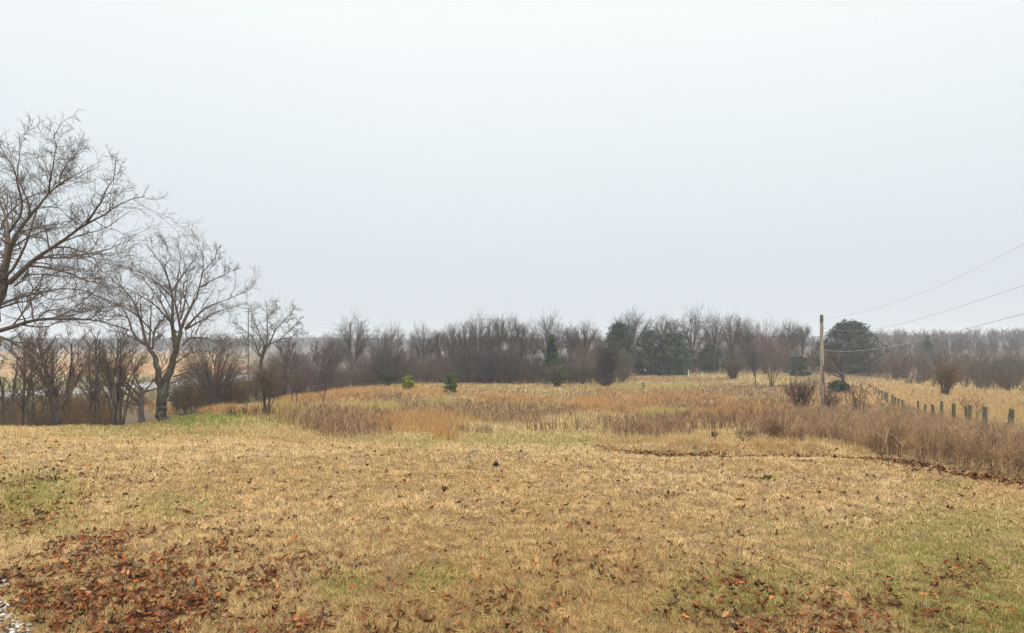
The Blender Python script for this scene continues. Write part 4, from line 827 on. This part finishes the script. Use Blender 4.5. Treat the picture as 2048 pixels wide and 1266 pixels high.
for zz in (.885, .64):
    gi = Geo(); cx = np.interp(zz, s, PP[:, 0]); cz = np.interp(zz, s, PP[:, 2])
    tubes(gi, np.array([[(cx + .06, -.05, cz), (cx + .20, -.06, cz)]]), np.array([[.025, .03]]), 6, cap=True); obj('insulator', gi.mesh('insulator', M_steel, False, False), t)
def wire_thing(label, pix, rad=.011, start=None, group='overhead wires'):
    x0, y0 = (1645 - CX) / F * dP, dP; x1, y1 = 18.5, 10.0     # in plan the span runs from the pole to a house right of the camera
    pts = []
    for (uu, vv) in pix:
        sl = (uu - CX) / F; a = (x0 - sl * y0) / ((x0 - sl * y0) - (x1 - sl * y1)); dd = y0 + (y1 - y0) * a
        pts.append(P3(uu, vv, dd))
    pts = np.array(pts); c = np.polyfit(pts[:, 1], pts[:, 2], 3 if len(pts) > 4 else 2)
    yy = np.linspace(pts[0, 1], 9, 60); yy0 = pts[-1, 1]
    zz = np.where(yy >= yy0, np.polyval(c, yy), np.polyval(c, yy0) + np.polyval(np.polyder(c), yy0) * (yy - yy0))
    xx = x0 + (x1 - x0) * (yy - y0) / (y1 - y0)
    g_ = Geo(); tubes(g_, np.stack([xx, yy, zz], 1)[None], np.full((1, 60), rad), 5)
    o = obj('overhead_wire', g_.mesh('overhead_wire', M_wire, True, False)); tag(o, label, 'wire', group)
wire_thing('highest thin wire leaving the top of the utility pole', [(1646, 637), (1690, 632), (1745, 619), (1800, 602), (1860, 579), (1960, 535), (2048, 487)], .006)
wire_thing('middle wire sagging from below the top of the utility pole', [(1646, 655), (1665, 660), (1693, 663), (1720, 661), (1760, 655), (1850, 634), (1950, 605), (2048, 570)], .008)
wire_thing('lowest and thickest wire sagging from halfway up the utility pole', [(1648, 700), (1665, 702), (1698, 703), (1730, 700), (1774, 694), (1865, 675), (1960, 651), (2048, 627)], .011)
def post(u, d, vtop, diam, label, lean=0, seed=0):
    r = np.random.default_rng(900 + seed); x = (u - CX) / F * d; b = np.array([x, d, float(H(x, d))]); h = P3(u, vtop, d)[2] - b[2]
    t = Geo(); n = 7; s = np.linspace(0, 1, n)
    P = np.stack([lean * s * h + r.normal(0, .006, n), r.normal(0, .006, n), -.3 + (h + .3) * s], 1)
    tubes(t, P[None], (diam / 2 * (1 + r.normal(0, .05, n)))[None], 9, cap=True)
    o = obj('fence_post', t.mesh('fence_post', M_post, False, False), loc=b); tag(o, label, 'fence post', 'wooden posts of the old fence row')
FP = [(2016,13.4,819,.085,'left half of the doubled mossy post nearest the camera'),(2025,13.2,821,.10,'right half of the doubled mossy post nearest the camera'),
 (1967.5,15.8,816,.135,'mossy green post second along from the doubled one'),(1937,17.9,813,.12,'pale split post standing among thin upright saplings'),(1931,18.2,816,.07,'narrow splinter of post close against the pale split one'),
 (1906.7,20.2,809.5,.135,'dark mossy post between the split post and the tallest one'),(1883,22.8,804.5,.13,'tallest dark post of the near fence run'),(1867,24.8,811,.14,'stout mossy post just left of the tallest one'),
 (1849.5,27.7,811,.13,'short dark leaning post left of the stout mossy one'),(1835.7,30,804.5,.13,'slim pale post at the near side of the weedy gap'),(1816,33.5,810,.08,'thin broken stake in the weedy gap of the fence row'),
 (1805.4,37.5,802,.14,'first post of the far run past the weedy gap')]
for i_, q in enumerate(FP): post(q[0], q[1], q[2] - 2.5, q[3] * .85, q[4], seed=i_, lean=rng.normal(0, .03))
for i_, q in enumerate([(1798,40.7,799),(1790.6,43.9,796),(1784.7,47,791),(1774.4,52,787),(1769.7,55.5,785),(1763.7,60,783),(1758,64,781),(1752.5,70,778.5),(1747,77,776),(1743,83,773),(1738.7,90,770),(1734,100,767),(1729,112,763),(1724,128,759)]):
    post(q[0], q[1], q[2] - 2, .17, 'small dark weathered post in the distant run of the fence row', seed=40 + i_)

# distant poles, wires, mast, house, stakes
def far_pole(u, d, v0, label, rad, name='distant_pole', mat=M_bark2):
    b = gp(u, d); h = P3(u, v0, d)[2] - b[2]; g_ = Geo()
    tubes(g_, np.array([[(0, 0, -.5), (0, 0, h / 2), (0, 0, h)]]), np.array([[1.15, 1, .8]]) * rad, 8, cap=True)
    t = thing(name, label, 'utility pole', b); obj('shaft', g_.mesh('shaft', mat, True, False), t)
    c = Geo(); tubes(c, np.array([[(-.6, 0, h - .5), (.6, 0, h - .5)]]), np.array([[.05, .05]]), 4); obj('crossarm', c.mesh('crossarm', mat, False, False), t)
    return np.array([b[0], b[1], b[2] + h])
pa = far_pole(496.5, 95, 617, 'slim dark pole showing behind the field-edge oak', .085); pb = far_pole(701, 150, 644, 'slim pole standing in the crown of the two-stemmed tree', .16)
for i_, (dz, lb) in enumerate(((-.3, 'uppermost faint wire between the two distant poles'), (-1.0, 'second faint wire between the two distant poles'), (-1.7, 'third faint wire between the two distant poles'), (-2.9, 'lowest faint wire between the two distant poles'))):
    s = np.linspace(0, 1, 24)[:, None]; Q = (pa + [0, 0, dz * .8]) * (1 - s) + (pb + [0, 0, dz]) * s; Q[:, 2] -= 1.2 * 4 * (s * (1 - s))[:, 0]
    g_ = Geo(); tubes(g_, Q[None], np.full((1, 24), .018), 4); o = obj('distant_wire', g_.mesh('distant_wire', M_wire, True, False)); tag(o, lb, 'wire', 'wires between the distant poles')
b = gp(829, 260); h = P3(829, 641, 260)[2] - b[2]; t = thing('lattice_mast', 'thin pale lattice mast beside the lone open-crowned tree', 'mast', b)
g_ = Geo()
for k in range(3):
    a = k * 2.094; tubes(g_, np.array([[(math.cos(a) * .45, math.sin(a) * .45, -.5), (math.cos(a) * .3, math.sin(a) * .3, h)]]), np.array([[.06, .06]]), 4)
    a2 = a + 2.094
    for q in range(14):
        z0, z1 = h * q / 14, h * (q + 1) / 14; tubes(g_, np.array([[(math.cos(a) * .4, math.sin(a) * .4, z0), (math.cos(a2) * .4, math.sin(a2) * .4, z1)]]), np.array([[.035, .035]]), 3)
obj('lattice', g_.mesh('lattice', M_steel, False, False), t); g_ = Geo(); tubes(g_, np.array([[(0, 0, h - .2), (0, 0, h + .7)]]), np.array([[.4, .35]]), 8, cap=True); obj('antenna', g_.mesh('antenna', M_white, False, False), t)
def box(G, x0, x1, y0, y1, z0, z1):
    V = [(x, y, z) for z in (z0, z1) for y in (y0, y1) for x in (x0, x1)]
    G.add(V, [(0, 2, 3, 1), (4, 5, 7, 6), (0, 1, 5, 4), (1, 3, 7, 5), (3, 2, 6, 7), (2, 0, 4, 6)])
def house(u, d, w, h, label, seed):
    b = gp(u, d); t = thing('house', label, 'house', b, rz=.15)
    g1 = Geo(); box(g1, -w / 2, w / 2, -3.5, 3.5, -1, h); g1.add([(-w / 2, -3.5, h), (-w / 2, 3.5, h), (-w / 2, 0, h + 1.7)], [(0, 1, 2)]); g1.add([(w / 2, -3.5, h), (w / 2, 3.5, h), (w / 2, 0, h + 1.7)], [(0, 1, 2)])
    obj('wall', g1.mesh('wall', M_white, False, False), t)
    g2 = Geo()
    for sy in (-1, 1):
        a = np.array([(-w / 2 - .4, sy * 3.9, h - .17), (w / 2 + .4, sy * 3.9, h - .17), (w / 2 + .4, 0, h + 1.75), (-w / 2 - .4, 0, h + 1.75)]); V = np.vstack([a, a + [0, 0, .14]])
        g2.add(V, [(0, 1, 2, 3), (7, 6, 5, 4), (0, 4, 5, 1), (1, 5, 6, 2), (2, 6, 7, 3), (3, 7, 4, 0)])
    obj('roof', g2.mesh('roof', M_roof, False, False), t)
    for k in range(3):
        xx = -w / 2 + w * (k + .6) / 3.2; g3 = Geo(); box(g3, xx, xx + .9, -3.56, -3.45, .9, 2.1)
        obj('window', g3.mesh('window', M_glass, False, False), t)
    g4 = Geo(); box(g4, w * .28, w * .28 + .95, -3.57, -3.45, 0, 2.05); obj('door', g4.mesh('door', M_roof, False, False), t)
house(1066, 185, 8, 2.2, 'pale house glimpsed between the grey trunks', 1)
house(1118, 190, 11, 2.2, 'long low white house glimpsed below the bright green pine', 2)
for (uu, dd, vt, lb, w) in ((1377, 110, 737, 'upright white marker stake at the top of the field', .06), (1404, 112, 741, 'short white marker stake right of the taller one', .06)):
    b = gp(uu, dd); h = max(P3(uu, vt, dd)[2] - b[2], .5) * .8; g_ = Geo(); tubes(g_, np.array([[(0, 0, -.2), (0, 0, h)]]), np.array([[w, w]]), 6, cap=True)
    o = obj('marker_stake', g_.mesh('marker_stake', M_white, False, False), loc=b); tag(o, lb, 'stake', 'white stakes')
# fallen limb by the forked tree, the dark clod on the lawn, a green sprig
b = gp(392, 37); t = thing('fallen_limb', 'bare fallen limb lying by the ridge right of the forked tree', 'fallen branch', b); g_ = Geo(); r = np.random.default_rng(77)
P = np.array([[(-1.1, .1, .05), (-.4, 0, .16), (.3, .05, .2), (1.0, -.05, .42)]]); R = np.array([[.07, .06, .045, .02]]); tubes(g_, P, R, 6); obj('trunk', g_.mesh('trunk', M_bark2, True, False), t)
g_ = Geo(); A, AR = grow(P, R, 16, .1, 1, (30, 70), (.25, .5), 4, .5, .2, .05, .4, .008, r, .3); tubes(g_, A, AR, 3, np.tile(srgb(104, 92, 80, .5), (len(A), 1))); obj('twig', g_.mesh('twig', M_twig), t)
b = gp(992, 8.45); g_ = Geo(); r = np.random.default_rng(78)
q = nrm(r.normal(size=(60, 3)))
def blob(seed, sx, sy, sz, nu=12, nv=8):
    r = np.random.default_rng(seed); a = np.linspace(0, 2 * math.pi, nu, endpoint=False); e = np.linspace(-1.45, 1.45, nv)
    V = np.array([(math.cos(e_) * math.cos(a_) * sx, math.cos(e_) * math.sin(a_) * sy, math.sin(e_) * sz) for e_ in e for a_ in a]) * r.uniform(.78, 1.18, (nu * nv, 1))
    Fb = [(i * nu + j, i * nu + (j + 1) % nu, (i + 1) * nu + (j + 1) % nu, (i + 1) * nu + j) for i in range(nv - 1) for j in range(nu)]
    return V, Fb
V_, F_ = blob(5, .04, .035, .03); g_.add(V_, F_, srgb(44, 42, 40, .8)); o = obj('dirt_clod', g_.mesh('dirt_clod', M_ground), loc=b + [0, 0, .045]); tag(o, 'small dark clod of dirt lying alone on the tan lawn', 'clod')
b = gp(1537, 7.75); gs, gc = Geo(), Geo(); r = np.random.default_rng(79); m = 60; a = r.uniform(0, 6.28, m); L = r.uniform(.03, .06, m)
tp = np.stack([np.cos(a) * .04, np.sin(a) * .04, L], 1); ribbons(gc, np.stack([tp * 0, tp * [.4, .4, .6], tp], 1), np.array([[.008, .012, .003]]) * np.ones((m, 1)), np.tile(srgb(96, 128, 60, .6), (m, 1)), r)
o = obj('green_sprig', gc.mesh('green_sprig', M_grass), loc=b); tag(o, 'small fresh green sprig growing on the tan lawn', 'sprig')

# ------------------------------------------------------------------ haze, sky, sun, camera
zmin = float(V[:, 2].min()) if False else float(zg.min()) - 1.0
g_ = Geo(); box(g_, -1250, 1250, -1250, 1250, zmin, 34.0)
mh, ntree, NN = newmat('valley_haze'); out = NN('ShaderNodeOutputMaterial'); pv = NN('ShaderNodeVolumePrincipled')
pv.inputs['Color'].default_value = (.93, .95, .97, 1); pv.inputs['Density'].default_value = .0008; pv.inputs['Anisotropy'].default_value = .1
ntree.links.new(pv.outputs[0], out.inputs['Volume'])
o = obj('haze', g_.mesh('haze', mh, False, False)); tag(o, 'thin damp winter haze over the valley', 'haze', kind='stuff')

SUN_EL, SUN_AZ = math.radians(48), math.radians(150)
wd = bpy.data.worlds.new('World'); sc.world = wd; wd.use_nodes = True; nt = wd.node_tree; nt.nodes.clear(); NN = nt.nodes.new
out = NN('ShaderNodeOutputWorld'); bg = NN('ShaderNodeBackground'); sky = NN('ShaderNodeTexSky'); sky.sky_type = 'NISHITA'; sky.sun_disc = False; sky.sun_elevation = SUN_EL; sky.sun_rotation = SUN_AZ; sky.dust_density = 4; sky.air_density = 1
tc = NN('ShaderNodeTexCoord'); sx = NN('ShaderNodeSeparateXYZ'); nt.links.new(tc.outputs['Generated'], sx.inputs[0])
nz = NN('ShaderNodeTexNoise'); nz.inputs['Scale'].default_value = 1.6; nz.inputs['Detail'].default_value = 3; mp = NN('ShaderNodeMapping'); mp.inputs['Scale'].default_value = (1, 1, 2.5); nt.links.new(tc.outputs['Generated'], mp.inputs[0]); nt.links.new(mp.outputs[0], nz.inputs['Vector'])
ma = NN('ShaderNodeMath'); ma.operation = 'MULTIPLY_ADD'; nt.links.new(nz.outputs['Fac'], ma.inputs[0]); ma.inputs[1].default_value = .08; ma.inputs[2].default_value = -.04
ad = NN('ShaderNodeMath'); ad.operation = 'ADD'; nt.links.new(sx.outputs['Z'], ad.inputs[0]); nt.links.new(ma.outputs[0], ad.inputs[1])
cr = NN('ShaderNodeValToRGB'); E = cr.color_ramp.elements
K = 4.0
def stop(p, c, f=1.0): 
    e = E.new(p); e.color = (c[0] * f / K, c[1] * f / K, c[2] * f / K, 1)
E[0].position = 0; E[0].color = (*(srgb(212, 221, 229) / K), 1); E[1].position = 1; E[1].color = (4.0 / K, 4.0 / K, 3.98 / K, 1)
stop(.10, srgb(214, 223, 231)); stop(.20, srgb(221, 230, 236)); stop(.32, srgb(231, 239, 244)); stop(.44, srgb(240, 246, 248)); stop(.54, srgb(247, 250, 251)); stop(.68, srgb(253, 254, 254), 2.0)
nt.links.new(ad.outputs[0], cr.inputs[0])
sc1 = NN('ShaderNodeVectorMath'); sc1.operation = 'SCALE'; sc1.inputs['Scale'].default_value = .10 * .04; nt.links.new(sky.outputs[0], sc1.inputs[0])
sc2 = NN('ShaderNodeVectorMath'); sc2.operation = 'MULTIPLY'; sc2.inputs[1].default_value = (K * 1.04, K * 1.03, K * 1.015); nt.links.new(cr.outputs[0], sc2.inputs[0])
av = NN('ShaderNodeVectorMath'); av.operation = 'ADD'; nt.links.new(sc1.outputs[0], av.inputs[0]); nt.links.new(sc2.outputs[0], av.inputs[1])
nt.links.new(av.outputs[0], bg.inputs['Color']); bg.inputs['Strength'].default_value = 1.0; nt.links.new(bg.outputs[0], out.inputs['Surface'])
ln = bpy.data.lights.new('sun', 'SUN'); ln.energy = 1.5; ln.angle = math.radians(14); ln.color = (1, .96, .9); lo = bpy.data.objects.new('sun', ln); col.objects.link(lo)
lo.rotation_euler = (math.pi / 2 - SUN_EL, 0, math.pi - SUN_AZ); lo.location = (0, 0, 30)

cm = bpy.data.cameras.new('camera'); cam = bpy.data.objects.new('camera', cm); col.objects.link(cam); sc.camera = cam
cam.location = (0, 0, EYE); cam.rotation_euler = (math.pi / 2, 0, 0); cm.sensor_width = 36; cm.lens = 36 * F / 2048; cm.shift_y = (HV - 633) / 2048; cm.clip_end = 4000; cm.clip_start = .05
vs = sc.view_settings; sc.display_settings.display_device = 'sRGB'; vs.view_transform = 'Standard'; vs.look = 'None'; vs.gamma = 1; vs.exposure = 0
cy = sc.cycles; cy.max_bounces = 5; cy.diffuse_bounces = 3; cy.transmission_bounces = 3; cy.volume_bounces = 0; cy.use_denoising = True; cy.denoiser = 'OPENIMAGEDENOISE'; cy.denoising_input_passes = 'RGB_ALBEDO_NORMAL'; cy.denoising_prefilter = 'ACCURATE'; cy.use_adaptive_sampling = False
